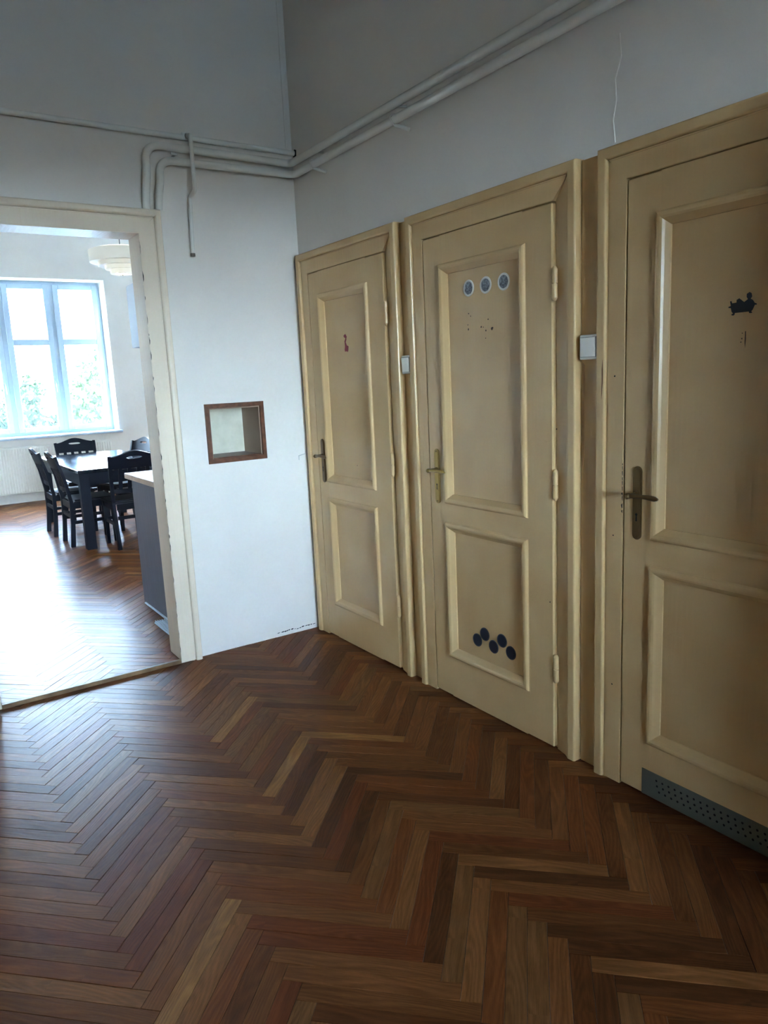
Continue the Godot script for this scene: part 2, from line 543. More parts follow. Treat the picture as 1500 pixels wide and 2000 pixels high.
func build_floors(cam: Camera3D):
	var mb := MB.new()
	mb.box(Vector3(HALL_LEFT, -0.12, 0.0), Vector3(0.0, -0.014, HALL_REAR))
	var floor_node := one("floor", mb.mesh(), M.subfloor, "brown oak herringbone parquet floor of the hall", "floor", "", "structure")
	rng.seed = 77
	var all := plank_polys(Rect2(HALL_LEFT + 0.002, 0.002, -HALL_LEFT - 0.004, HALL_REAR - 0.004), -0.765, 2.480, 2.480)
	# the planks that show largest are parts of their own
	var inv := cam.global_transform.affine_inverse() if cam.is_inside_tree() else cam.transform.affine_inverse()
	var scored := []
	for i in all.size():
		var poly: PackedVector2Array = all[i][0]
		var area := 0.0
		var scr := PackedVector2Array()
		var seen := 0
		for p in poly:
			var q := inv * Vector3(p.x, 0, p.y)
			if q.z > -0.2:
				seen = -99
				break
			var s := Vector2(750.0 + 1437.0 * q.x / -q.z, 1000.0 - 1437.0 * q.y / -q.z)
			scr.append(s)
			if Rect2(0, 0, 1500, 2000).has_point(s):
				seen += 1
		if seen > 0:
			for k in scr.size():
				area += scr[k].cross(scr[(k + 1) % scr.size()]) / 2.0
			area = abs(area) * (1.0 if seen >= 3 else 0.6)
		scored.append([area, i])
	scored.sort_custom(func(a, b): return a[0] > b[0])
	var single := {}
	for k in 300:
		if scored[k][0] > 1.0:
			single[scored[k][1]] = true
	# whole planks share a few meshes with the grain laid differently
	var shared := []
	for vtx in 10:
		var m := MB.new()
		var q := PackedVector2Array([Vector2(0.0004, 0.0004), Vector2(PLANK_L - 0.0004, 0.0004), Vector2(PLANK_L - 0.0004, PLANK_W - 0.0004), Vector2(0.0004, PLANK_W - 0.0004)])
		plank_into(m, q, Vector2.ZERO, Vector2(1, 0), 0.0, -0.012, Vector2(vtx * 0.37, vtx * 0.171))
		shared.append(with_tangents(m))
	var rest := MB.new()
	rest.use_color = true
	# single planks that stand out pale or dark in the real floor: [a point on it, tone]
	var marked := [[Vector2(-0.95, 1.415), 7], [Vector2(-0.936, 0.873), 7], [Vector2(-0.941, 1.79), 7], [Vector2(-1.59, 2.191), 7], [Vector2(-0.49, 1.513), 7], [Vector2(-1.83, 2.112), 5], [Vector2(-0.593, 1.196), 5], [Vector2(-0.289, 2.534), 5], [Vector2(-0.615, 2.981), 5], [Vector2(-1.865, 1.32), 5], [Vector2(-0.882, 1.606), 5], [Vector2(-0.265, 1.931), 5], [Vector2(-1.013, 2.037), 8], [Vector2(-0.662, 2.782), 8], [Vector2(-0.657, 2.876), 8], [Vector2(-0.926, 2.405), 8], [Vector2(-1.008, 1.825), 8]]
	for i in all.size():
		var tone := pick_tone()
		if tone == 7:
			tone = 5
		for mk: Array in marked:
			if Geometry2D.is_point_in_polygon(mk[0], all[i][0]):
				tone = mk[1]
		var lift := rng.randf_range(-0.0009, 0.0004)
		var vtx := rng.randi_range(0, 9)
		var uv0 := Vector2(rng.randf(), rng.randf())
		var d: Vector2 = all[i][1]
		var o: Vector2 = all[i][2]
		var e: Vector2 = all[i][3]
		if single.has(i):
			if all[i][4]:
				var p := part("plank", shared[vtx], M.oak[tone], floor_node)
				# rotate the shared plank (along +x, width +z) to this direction; type 1 planks lie on the other side of their corner
				var start := o if e.dot(Vector2(-d.y, d.x)) > 0.0 else o + e * PLANK_W
				p.position = Vector3(start.x, lift, start.y)
				p.rotation.y = -atan2(d.y, d.x)
			else:
				var m := MB.new()
				plank_into(m, all[i][0], o, d, lift, -0.012, uv0)
				if m.v.size() > 0:
					part("plank", with_tangents(m), M.oak[tone], floor_node)
		else:
			rest.tint = M.oak[tone].albedo_color.srgb_to_linear()
			plank_into(rest, all[i][0], o, d, lift, -0.012, uv0)
	var r := part("far_planks", with_tangents(rest), M.oak_mixed, floor_node)
	r.set_meta("kind", "stuff")
	# dining room parquet
	var mb2 := MB.new()
	mb2.box(Vector3(DIN_LEFT, -0.12, DIN_FAR), Vector3(DIN_RIGHT, DIN_FLOOR - 0.014, -0.16))
	mb2.box(Vector3(-1.86, -0.12, -0.16), Vector3(-0.87, DIN_FLOOR - 0.014, 0.0))
	var f2 := one("floor", mb2.mesh(), M.subfloor, "glossy oak herringbone floor of the bright dining room", "floor", "", "structure")
	var din := MB.new()
	din.use_color = true
	var laid := plank_polys(Rect2(DIN_LEFT + 0.002, DIN_FAR + 0.002, DIN_RIGHT - DIN_LEFT - 0.004, -0.16 - DIN_FAR - 0.002), -0.6, -3.0, -3.0)
	laid.append_array(plank_polys(Rect2(-1.815, -0.16, 0.90, 0.167), -0.6, -3.0, -3.0))
	for pl in laid:
		din.tint = M.oak[pick_tone()].albedo_color.srgb_to_linear()
		plank_into(din, pl[0], pl[2], pl[1], DIN_FLOOR + rng.randf_range(-0.0009, 0.0004), DIN_FLOOR - 0.012, Vector2(rng.randf(), rng.randf()))
	var dp := part("far_planks", with_tangents(din), M.oak_mixed, f2)
	dp.set_meta("kind", "stuff")

# ------------------------------------------------------------------ shell
func wall_with_holes(mb: MB, axis: int, a0: float, a1: float, y0: float, y1: float, t0: float, t1: float, holes: Array):
	# a wall across z (axis 0: runs along x) or across x (axis 2: runs along z); holes are Rect2 in (along, y)
	var cuts := [a0, a1]
	for h: Rect2 in holes:
		cuts.append(h.position.x); cuts.append(h.end.x)
	cuts.sort()
	for i in cuts.size() - 1:
		var c0: float = cuts[i]
		var c1: float = cuts[i + 1]
		if c1 - c0 < 0.0005:
			continue
		var mid := (c0 + c1) / 2.0
		var spans := [[y0, y1]]
		for h: Rect2 in holes:
			if mid > h.position.x and mid < h.end.x:
				var nxt := []
				for s in spans:
					if h.position.y > s[0]: nxt.append([s[0], min(s[1], h.position.y)])
					if h.end.y < s[1]: nxt.append([max(s[0], h.end.y), s[1]])
				spans = nxt
		for s in spans:
			if axis == 0:
				mb.box(Vector3(c0, s[0], t0), Vector3(c1, s[1], t1))
			else:
				mb.box(Vector3(t0, s[0], c0), Vector3(t1, s[1], c1))

const DOORWAY := Rect2(-1.86, -0.12, 0.99, 2.45)       # rough opening, behind the lining
const NICHE := Rect2(-0.619, 1.113, 0.302, 0.279)
const WIN := Rect2(-1.215, 0.93, 2.0, 2.135)           # dining room window opening
const BAY := Rect2(-2.8, 1.05, 2.1, 1.56)           # unseen opening behind the camera, parapet shaped to keep light off the floor
const WIN3 := Rect2(1.5, 0.93, 2.5, 2.135)           # unseen second dining room window, added to brighten the room
const WIN2 := Rect2(-3.4, 0.93, 2.5, 2.135)            # window of the front room behind the camera

func build_shell():
	var mb := MB.new()
	wall_with_holes(mb, 0, HALL_LEFT - 0.2, 0.0, -0.12, CEIL, -0.16, 0.0, [DOORWAY, NICHE])
	# the wall is thicker beside the doorway
	wall_with_holes(mb, 0, -0.80, 0.0, DIN_FLOOR, CEIL, -0.30, -0.16, [NICHE])
	mb.box(Vector3(NICHE.position.x, NICHE.position.y, -0.30), Vector3(NICHE.end.x, NICHE.end.y, -0.242))
	one("wall_back", mb.mesh(), M.wall, "white plaster wall with the open doorway and small wooden niche", "wall", "", "structure")
	mb = MB.new()
	mb.box(Vector3(0.0, -0.12, -0.16), Vector3(0.25, CEIL, HALL_REAR))
	one("wall_right", mb.mesh(), M.wall, "white plaster wall behind the three cream doors", "wall", "", "structure")
	mb = MB.new()
	mb.box(Vector3(HALL_LEFT - 0.2, -0.12, 0.0), Vector3(HALL_LEFT, CEIL, HALL_REAR))
	one("wall_left", mb.mesh(), M.ochre, "beige hall wall opposite the cream doors", "wall", "", "structure")
	mb = MB.new()
	wall_with_holes(mb, 0, HALL_LEFT - 0.2, 0.25, -0.12, CEIL, HALL_REAR, HALL_REAR + 0.16, [BAY])
	one("wall_rear", mb.mesh(), M.wall, "white hall wall with a wide unseen opening, its parapet shaped to block light", "wall", "", "structure")
	# the front room behind the camera
	mb = MB.new()
	wall_with_holes(mb, 0, -4.4, 0.45, -0.12, CEIL, BAY_FAR, BAY_FAR + 0.45, [WIN2])
	mb.box(Vector3(-4.4, -0.12, HALL_REAR + 0.16), Vector3(-4.2, CEIL, BAY_FAR))
	mb.box(Vector3(0.25, -0.12, HALL_REAR), Vector3(0.45, CEIL, BAY_FAR))
	one("wall_front", mb.mesh(), M.ochre, "ochre walls of the front room with its wide window", "wall", "", "structure")
	mb = MB.new()
	mb.box(Vector3(-4.2, -0.12, HALL_REAR + 0.16), Vector3(0.25, 0.0, BAY_FAR))
	one("floor", mb.mesh(), M.plain_oak, "plain oak floor of the front room", "floor", "", "structure")
	mb = MB.new()
	mb.box(Vector3(HALL_LEFT - 0.2, CEIL, -0.16), Vector3(0.45, CEIL + 0.2, BAY_FAR + 0.45))
	one("ceiling", mb.mesh(), M.wall, "high white plaster ceiling over the hall", "ceiling", "", "structure")
	mb = MB.new()
	mb.box(Vector3(DIN_LEFT - 0.2, CEIL, DIN_FAR - 0.45), Vector3(DIN_RIGHT + 0.2, CEIL + 0.2, -0.16))
	one("ceiling", mb.mesh(), M.wall, "high white plaster ceiling over the dining room", "ceiling", "", "structure")
	mb = MB.new()
	wall_with_holes(mb, 0, DIN_LEFT - 0.2, DIN_RIGHT + 0.2, -0.12, CEIL, DIN_FAR - 0.45, DIN_FAR, [WIN, WIN3])
	one("wall_window", mb.mesh(), M.wall, "white dining room wall holding the big window", "wall", "", "structure")
	mb = MB.new()
	mb.box(Vector3(DIN_RIGHT, -0.12, DIN_FAR), Vector3(DIN_RIGHT + 0.2, CEIL, -0.16))
	mb.box(Vector3(0.25, -0.12, -0.36), Vector3(DIN_RIGHT, CEIL, -0.16))
	mb.box(Vector3(0.0, DIN_FLOOR, -0.30), Vector3(0.25, CEIL, -0.16))
	one("wall_side", mb.mesh(), M.wall, "white dining room side wall beyond the table", "wall", "", "structure")
	mb = MB.new()
	wall_with_holes(mb, 2, DIN_FAR, -0.16, -0.12, CEIL, DIN_LEFT - 0.2, DIN_LEFT, [])
	one("wall_far_side", mb.mesh(), M.wall, "white dining room wall opposite the kitchen counter", "wall", "", "structure")

# outer bead casing: (outward offset from the inner edge, depth from the wall)
func casing_profile(flat: float, bead: float, d_flat: float, d_bead: float, d_in: float) -> Array:
	# the flat board may be splayed: shallow at the opening, deeper under the bead
	var p := [Vector2(0, 0), Vector2(0, d_in - 0.002), Vector2(0.002, d_in), Vector2(flat - 0.006, d_flat), Vector2(flat - 0.004, d_flat - 0.003), Vector2(flat, d_flat - 0.003), Vector2(flat, d_flat + 0.004)]
	var r := minf(d_bead - d_flat - 0.004, bead * 0.36)
	for i in 6:
		var a := PI / 2.0 * i / 5.0
		p.append(Vector2(flat + r - cos(a) * r, d_bead - r + sin(a) * r))
	for i in 6:
		var a := PI / 2.0 * i / 5.0
		p.append(Vector2(flat + bead - r + sin(a) * r, d_bead - r + cos(a) * r))
	p.append(Vector2(flat + bead, 0))
	return p

func build_doorway():
	var root := thing("trim", "off-white painted doorway casing with worn edges and oak threshold", "door frame", Vector3.ZERO, 0.0, "", "structure")
	root.name = "trim_1"
	var x0 := -1.817
	var x1 := -0.913
	var top := 2.286
	var prof := casing_profile(0.083, 0.036, 0.026, 0.046, 0.026)
	var rect := Rect2(x0, 0.0, x1 - x0, top)
	for side in ["left", "right", "top"]:
		var mb := MB.new()
		mb.frame_side(side, Vector3.ZERO, Vector3.RIGHT, Vector3.UP, Vector3.BACK, rect, prof, true)
		part("casing_board", mb.mesh(), M.white_trim, root)
	# lining boards of the reveal
	var j := MB.new()
	j.box(Vector3(x1, 0.0, -0.16), Vector3(-0.87, 2.33, 0.024), 0.003)
	part("jamb", j.mesh(), M.white_trim, root)
	j = MB.new()
	j.box(Vector3(-1.86, 0.0, -0.16), Vector3(x0, 2.33, 0.024), 0.003)
	part("jamb", j.mesh(), M.white_trim, root)
	j = MB.new()
	j.box(Vector3(x0, top, -0.16), Vector3(x1, 2.33, 0.024), 0.003)
	part("head_lining", j.mesh(), M.white_trim, root)
	j = MB.new()
	j.box(Vector3(x0, -0.012, 0.008), Vector3(x1, 0.021, 0.029), 0.003)
	part("threshold", j.mesh(), M.worn_oak, root, "worn pale oak threshold strip")
	# chipped paint along the inner edge of the casing
	rng.seed = 91
	var chips := MB.new()
	var y := 0.06
	while y < 2.2:
		var h := rng.randf_range(0.012, 0.07)
		var w := rng.randf_range(0.0015, 0.005)
		chips.slab([Vector2(x1, y), Vector2(x1 + w * 0.7, y + h * 0.2), Vector2(x1 + w, y + h * 0.55), Vector2(x1 + w * 0.4, y + h * 0.8), Vector2(x1, y + h)], Vector3.ZERO, Vector3.RIGHT, Vector3.UP, Vector3.BACK, 0.0255, 0.0266)
		y += h + rng.randf_range(0.0, 0.09)
	var cp := part("paint_chips", chips.mesh(), M.crack, root)
	cp.set_meta("kind", "stuff")

func quarter_round(prof_h: float) -> Array:
	# panel moulding across its 45 mm: from the panel (inside) out to the stile; depths from the leaf face
	return [Vector2(0.0, -0.016), Vector2(0.0, -0.010), Vector2(0.006, -0.004), Vector2(0.013, 0.003), Vector2(0.019, prof_h * 0.72), Vector2(0.026, prof_h * 0.96), Vector2(0.032, prof_h), Vector2(0.037, prof_h * 0.90), Vector2(0.0415, prof_h * 0.60), Vector2(0.043, 0.003), Vector2(0.045, 0.001), Vector2(0.045, 0.0)]

const LEAF_X := 0.036      # how far the face of a leaf stands out from the wall
func build_door(num: int, label: String, z0: float, z1: float, m_left: float, m_right: float, brass: Material) -> Node3D:
	# the leaf covers z0..z1; all coordinates here are (z, y), N points to -x
	var root := thing("door", label, "door", Vector3.ZERO, 0.0, "", "structure")
	root.name = "door_%d" % num
	var S := Vector3.BACK
	var U := Vector3.UP
	var N := Vector3.LEFT
	var rect := Rect2(z0 - 0.004, 0.0, z1 - z0 + 0.006, 2.107)
	for side in ["left", "top", "right"]:
		var mb := MB.new()
		# flush with the leaf on the lock side and above, splayed back on the hinge side
		var prof := casing_profile(0.074, 0.038, 0.036, 0.048, 0.020 if side == "right" else 0.0358)
		mb.frame_side(side, Vector3.ZERO, S, U, N, rect, prof, true)
		part("casing_board", mb.mesh(), M.cream, root)
	var st := MB.new()
	st.box(Vector3(-0.010, 0.0, z0 - 0.02), Vector3(0.0, 2.115, z1 + 0.02))
	part("door_stop", st.mesh(), M.cream, root)
	var L := MB.new()
	var y0 := 0.009
	var y1 := 2.103
	var p0 := z0 + m_left
	var p1 := z1 - m_right
	var xin := -0.0115
	var xo := -LEAF_X
	L.box(Vector3(xo, y0, z0), Vector3(xin, y1, p0 + 0.02), 0.004)
	L.box(Vector3(xo, y0, p1 - 0.02), Vector3(xin, y1, z1), 0.005)
	for r in [[y0, 0.225], [0.835, 0.96], [1.965, y1]]:
		L.box(Vector3(xo + 0.0004, r[0], p0 + 0.0140), Vector3(xin, r[1], p1 - 0.0140), 0.0)
	var leaf := part("leaf", L.mesh(), M.cream, root)
	for r in [[0.205, 0.855], [0.94, 1.986]]:
		var pm := MB.new()
		pm.box(Vector3(xo + 0.016, r[0] + 0.02, p0 + 0.0205), Vector3(xin + 0.002, r[1] - 0.02, p1 - 0.0205))
		part("panel", pm.mesh(), M.cream, leaf)
		var inner := Rect2(p0 + 0.045, r[0] + 0.045, p1 - p0 - 0.09, r[1] - r[0] - 0.09)
		for side in ["left", "top", "right", "bottom"]:
			var mo := MB.new()
			mo.frame_side(side, Vector3(xo, 0, 0), S, U, N, inner, quarter_round(0.014))
			part("moulding", mo.mesh(), M.cream, leaf)
	# pin hinges on the right edge
	for hy in [0.288, 1.026, 1.761]:
		var hb := MB.new()
		var hx := -0.036
		var hz := z1 + 0.0115
		var lower := [Vector2(0.0, 0.0), Vector2(0.006, 0.003), Vector2(0.0108, 0.012), Vector2(0.0108, 0.0605), Vector2(0.0, 0.0605)]
		var upper := [Vector2(0.0, 0.063), Vector2(0.0108, 0.063), Vector2(0.0108, 0.112), Vector2(0.006, 0.121), Vector2(0.0, 0.124)]
		hb.lathe(lower, Transform3D(Basis.IDENTITY, Vector3(hx, hy, hz)), 14)
		hb.lathe(upper, Transform3D(Basis.IDENTITY, Vector3(hx, hy, hz)), 14)
		hb.tube([Vector3(hx, hy + 0.055, hz), Vector3(hx, hy + 0.07, hz)], 0.006, 10)
		hb.box(Vector3(hx - 0.002, hy + 0.066, hz - 0.012), Vector3(hx + 0.0085, hy + 0.118, hz))
		hb.box(Vector3(hx + 0.004, hy + 0.012, hz - 0.005), Vector3(-0.0195, hy + 0.056, hz))
		part("hinge", hb.mesh(), M.cream, root)
	# long lever plate
	var hz2 := z0 + 0.057
	var pl := []
	for i in 9:
		var a := PI * i / 8.0
		pl.append(Vector2(hz2 + cos(a) * 0.0175, 1.170 + sin(a) * 0.0175))
	for i in 9:
		var a := PI + PI * i / 8.0
		pl.append(Vector2(hz2 + cos(a) * 0.0175, 0.953 + sin(a) * 0.0175))
	var pb := MB.new()
	pb.slab(pl, Vector3(-LEAF_X, 0, 0), S, U, N, 0.0, 0.0035)
	var inner_pl := []
	for q: Vector2 in pl:
		inner_pl.append(Vector2(hz2 + (q.x - hz2) * 0.72, 1.0615 + (q.y - 1.0615) * 0.955))
	pb.slab(inner_pl, Vector3(-LEAF_X, 0, 0), S, U, N, 0.0035, 0.006)
	var plate := part("handle_plate", pb.mesh(), brass, root)
	var lv := MB.new()
	var px := -LEAF_X - 0.006
	var hy2 := 1.092
	lv.lathe([Vector2(0.0, 0.0), Vector2(0.012, 0.0), Vector2(0.0115, 0.006), Vector2(0.008, 0.010), Vector2(0.008, 0.036), Vector2(0.010, 0.040), Vector2(0.010, 0.052), Vector2(0.006, 0.057), Vector2(0.0, 0.058)], Transform3D(Basis(Vector3(0, 0, 1), Vector3(-1, 0, 0), Vector3(0, -1, 0)), Vector3(px, hy2, hz2)), 14)
	var lp := []
	var lr := []
	for i in 13:
		var f := i / 12.0
		lp.append(Vector3(px - 0.044 - 0.004 * sin(f * PI), hy2 + 0.004 * sin(f * PI) , hz2 - 0.004 + f * 0.118))
		lr.append([0.0075, 0.0078, 0.0076, 0.007, 0.0066, 0.0066, 0.0068, 0.0072, 0.0078, 0.0085, 0.0092, 0.0088, 0.004][i])
	lv.tube(lp, 0.008, 12, lr)
	part("lever", lv.mesh(), brass, plate)
	var kh := MB.new()
	kh.slab([Vector2(hz2 - 0.003, 1.0), Vector2(hz2 + 0.003, 1.0), Vector2(hz2 + 0.002, 1.018), Vector2(hz2 + 0.005, 1.024), Vector2(hz2, 1.029), Vector2(hz2 - 0.005, 1.024), Vector2(hz2 - 0.002, 1.018)], Vector3(-LEAF_X, 0, 0), S, U, N, 0.0058, 0.0066)
	part("keyhole", kh.mesh(), M.black, plate)
	for sy in [1.176, 0.947]:
		var sc := MB.new()
		sc.lathe([Vector2(0.004, 0.0), Vector2(0.0035, 0.0012), Vector2(0.0, 0.0016)], Transform3D(Basis(Vector3(0, 0, 1), Vector3(-1, 0, 0), Vector3(0, -1, 0)), Vector3(-LEAF_X - 0.006, sy, hz2)), 10)
		part("screw", sc.mesh(), M.brass_dark, plate)
	return root

func disc_into(mb: MB, x: float, y: float, z: float, r_in: float, r_out: float, d: float, seg := 20):
	var t := Transform3D(Basis(Vector3(0, 0, 1), Vector3(-1, 0, 0), Vector3(0, -1, 0)), Vector3(x, y, z))
	if r_in <= 0.0:
		mb.lathe([Vector2(r_out, 0.0), Vector2(r_out, d), Vector2(0.0, d)], t, seg)
	else:
		mb.lathe([Vector2(r_out, 0.0), Vector2(r_out, d * 0.5), Vector2(r_out * 0.95, d), Vector2(r_in * 1.05, d), Vector2(r_in, d * 0.6), Vector2(r_in, 0.0)], t, seg)

func build_doors():
	var d1 := build_door(1, "narrow cream panelled door with red sticker remains, beside the niche wall", 0.157, 0.902, 0.10, 0.142, M.brass_dark)
	var d2 := build_door(2, "cream panelled door with round air vents above and below", 1.217, 1.981, 0.108, 0.134, M.brass)
	var d3 := build_door(3, "cream panelled door with black bathtub sticker and perforated metal strip", 2.305, 3.069, 0.11, 0.134, M.brass_dark)
	var S := Vector3.BACK
	var U := Vector3.UP
	var N := Vector3.LEFT
	var face := -LEAF_X + 0.016
	# stickers
	var mb := MB.new()
	mb.slab([Vector2(0.503, 1.753), Vector2(0.512, 1.743), Vector2(0.516, 1.738), Vector2(0.511, 1.73), Vector2(0.511, 1.723), Vector2(0.506, 1.717), Vector2(0.503, 1.71), Vector2(0.508, 1.702), Vector2(0.512, 1.694), Vector2(0.528, 1.689), Vector2(0.525, 1.671), Vector2(0.521, 1.66), Vector2(0.505, 1.663), Vector2(0.491, 1.662), Vector2(0.488, 1.673), Vector2(0.494, 1.687), Vector2(0.492, 1.703), Vector2(0.49, 1.716), Vector2(0.5, 1.728), Vector2(0.499, 1.733), Vector2(0.487, 1.736), Vector2(0.483, 1.745), Vector2(0.492, 1.75)], Vector3(face, 0, 0), S, U, N, 0.0, 0.0006)
	part("sticker", mb.mesh(), M.red, d1.get_node("leaf"), "torn red sticker")
	mb = MB.new()
	mb.slab([Vector2(2.657, 1.69), Vector2(2.661, 1.691), Vector2(2.664, 1.684), Vector2(2.677, 1.685), Vector2(2.677, 1.692), Vector2(2.685, 1.696), Vector2(2.7, 1.684), Vector2(2.711, 1.691), Vector2(2.707, 1.697), Vector2(2.707, 1.706), Vector2(2.715, 1.71), Vector2(2.721, 1.706), Vector2(2.723, 1.697), Vector2(2.719, 1.691), Vector2(2.726, 1.687), Vector2(2.731, 1.679), Vector2(2.738, 1.676), Vector2(2.737, 1.673), Vector2(2.732, 1.673), Vector2(2.726, 1.66), Vector2(2.722, 1.656), Vector2(2.726, 1.653), Vector2(2.722, 1.651), Vector2(2.716, 1.652), Vector2(2.715, 1.656), Vector2(2.673, 1.656), Vector2(2.672, 1.651), Vector2(2.668, 1.649), Vector2(2.662, 1.651), Vector2(2.664, 1.654), Vector2(2.668, 1.655), Vector2(2.663, 1.66), Vector2(2.66, 1.671), Vector2(2.653, 1.672), Vector2(2.653, 1.675), Vector2(2.66, 1.677)], Vector3(face, 0, 0), S, U, N, 0.0, 0.0006)
	part("sticker", mb.mesh(), M.sticker_blue, d3.get_node("leaf"), "black sticker of a person in a bathtub")
	# glue left on the second and third doors
	rng.seed = 12
	var gl := MB.new()
	for q: Array in [[1.498, 1.764, 0.004], [1.511, 1.753, 0.003], [1.492, 1.719, 0.003], [1.495, 1.70, 0.0045], [1.575, 1.703, 0.0045], [1.588, 1.702, 0.0025], [1.603, 1.688, 0.004], [1.641, 1.694, 0.008], [1.618, 1.731, 0.0035], [1.601, 1.657, 0.003]]:
		gl.slab(blot(q[0], q[1], q[2]), Vector3(face, 0, 0), S, U, N, 0.0, 0.0005)
	var g2 := part("glue_residue", gl.mesh(), M.stain, d2.get_node("leaf"))
	g2.set_meta("kind", "stuff")
	gl = MB.new()
	gl.slab([Vector2(2.706, 1.602), Vector2(2.709, 1.602), Vector2(2.710, 1.58), Vector2(2.708, 1.555), Vector2(2.706, 1.57)], Vector3(face, 0, 0), S, U, N, 0.0, 0.0004)
	for q: Array in [[2.698, 1.597, 0.002], [2.697, 1.582, 0.0025], [2.695, 1.572, 0.002]]:
		gl.slab(blot(q[0], q[1], q[2]), Vector3(face, 0, 0), S, U, N, 0.0, 0.0004)
	g2 = part("glue_residue", gl.mesh(), M.stain, d3.get_node("leaf"))
	g2.set_meta("kind", "stuff")
	# vents of the middle door
	var leaf2 := d2.get_node("leaf")
	for vz in [1.503, 1.608, 1.713]:
		var m := MB.new()
		disc_into(m, face, 1.866, vz, 0.0255, 0.0335, 0.004, 28)
		part("vent_ring", m.mesh(), M.vent_ring, leaf2)
		m = MB.new()
		disc_into(m, face, 1.866, vz, 0.0, 0.0258, 0.0012, 24)
		for k in range(-4, 5):
			var hw := sqrt(max(0.0, 0.025 * 0.025 - pow(k * 0.0055, 2)))
			m.box(Vector3(face - 0.0022, 1.866 + k * 0.0055 - 0.0009, vz - hw), Vector3(face - 0.0008, 1.866 + k * 0.0055 + 0.0009, vz + hw))
			m.box(Vector3(face - 0.0026, 1.866 - hw, vz + k * 0.0055 - 0.0009), Vector3(face - 0.0010, 1.866 + hw, vz + k * 0.0055 + 0.0009))
		part("vent_mesh", m.mesh(), M.vent_mesh, leaf2, "grey wire mesh")
	for q: Array in [[1.506, 0.332], [1.556, 0.372], [1.613, 0.330], [1.667, 0.373], [1.721, 0.333]]:
		var m := MB.new()
		disc_into(m, face, q[1], q[0], 0.0265, 0.0305, 0.003, 24)
		part("vent_ring", m.mesh(), M.navy_ring, leaf2)
		m = MB.new()
		disc_into(m, face, q[1], q[0], 0.0, 0.0267, 0.001, 24)
		part("vent_mesh", m.mesh(), M.navy, leaf2, "dark blue mesh")
	# perforated metal strip at the foot of the third door
	var leaf3 := d3.get_node("leaf")
	var gr := MB.new()
	gr.box(Vector3(-LEAF_X - 0.0025, 0.010, 2.40), Vector3(-LEAF_X, 0.108, 2.985), 0.001)
	var plate := part("vent_plate", gr.mesh(), M.sheet, leaf3, "grey perforated metal strip")
	var ho := MB.new()
	for row in 3:
		for i in 20:
			var z := 2.461 + i * 0.0242 + (0.0 if row != 2 else 0.006)
			if z < 2.96:
				disc_into(ho, -LEAF_X - 0.0025, [0.083, 0.0635, 0.044][row], z + row * 0.003, 0.0, 0.0042, 0.0003, 8)
	var hh := part("holes", ho.mesh(), M.black, leaf3)
	hh.set_meta("kind", "stuff")
	plate.set_meta("kind", "thing")
	# boards that fill the gaps between the casings
	for g: Array in [["trim_2", 1.0185, 1.100, "narrow cream board between the stickered door and the vented door"], ["trim_3", 2.0985, 2.188, "cream board with rust stain between the vented door and the bathtub door"]]:
		var fb := MB.new()
		fb.box(Vector3(-0.014, 0.0, g[1]), Vector3(0.0, 2.214, g[2]), 0.001)
		var o := part(g[0], fb.mesh(), M.cream, self)
		tag(o, g[3], "trim", "", "structure")
		if g[0] == "trim_3":
			var rs := MB.new()
			rs.slab([Vector2(2.102, 1.54), Vector2(2.113, 1.53), Vector2(2.116, 1.48), Vector2(2.111, 1.40), Vector2(2.113, 1.28), Vector2(2.106, 1.15), Vector2(2.100, 1.2), Vector2(2.101, 1.4)], Vector3(-0.014, 0, 0), S, U, N, 0.0, 0.0004)
			part("rust_stain", rs.mesh(), M.rust_stain, o)
	# chipped paint on the bathtub door's casing
	var ch := MB.new()
	ch.slab([Vector2(2.2195, 1.545), Vector2(2.2215, 1.51), Vector2(2.2215, 1.47), Vector2(2.2185, 1.43), Vector2(2.2155, 1.41), Vector2(2.217, 1.47), Vector2(2.2165, 1.51)], Vector3(-0.0478, 0, 0), S, U, N, 0.0, 0.0006)
	part("paint_chip", ch.mesh(), M.chip, d3, "rusty brown paint chip")
	# nail holes, knocks and the worn strip where the latch strikes
	rng.seed = 33
	for q: Array in [[d3, [[2.262, 0.935], [2.262, 1.487], [2.264, 0.378]]], [d2, [[1.962, 0.62], [2.0, 1.3]]], [d1, [[0.757, 0.64], [0.58, 1.06]]]]:
		var nm := MB.new()
		for w: Array in q[1]:
			nm.slab(blot(w[0], w[1], 0.0032), Vector3(-LEAF_X, 0, 0), S, U, N, 0.0, 0.0006)
		var np := part("nail_holes", nm.mesh(), M.crack, q[0])
		np.set_meta("kind", "stuff")
	var lw := MB.new()
	var ly := 1.02
	while ly < 1.19:
		var lh := rng.randf_range(0.006, 0.022)
		var wd := rng.randf_range(0.003, 0.007)
		lw.slab([Vector2(2.3005, ly), Vector2(2.3005, ly + lh), Vector2(2.3005 - wd, ly + lh * 0.7), Vector2(2.3005 - wd * 0.7, ly + lh * 0.2)], Vector3(-LEAF_X, 0, 0), S, U, N, 0.0, 0.0006)
		ly += lh * rng.randf_range(0.9, 1.5)
	part("latch_wear", lw.mesh(), M.stain, d3, "worn paint beside the latch")
	# light switches on those boards
	switch_at(1.0675, 1.572, 0.074, "small white light switch on the narrow board, between sticker door and vented door")
	switch_at(2.1515, 1.590, 0.082, "square white light switch above the rust stain beside the bathtub door")

func blot(z: float, y: float, r: float) -> Array:
	var p := []
	for i in 9:
		var a := TAU * i / 9.0
		p.append(Vector2(z, y) + Vector2(cos(a), sin(a)) * r * rng.randf_range(0.55, 1.15))
	return p

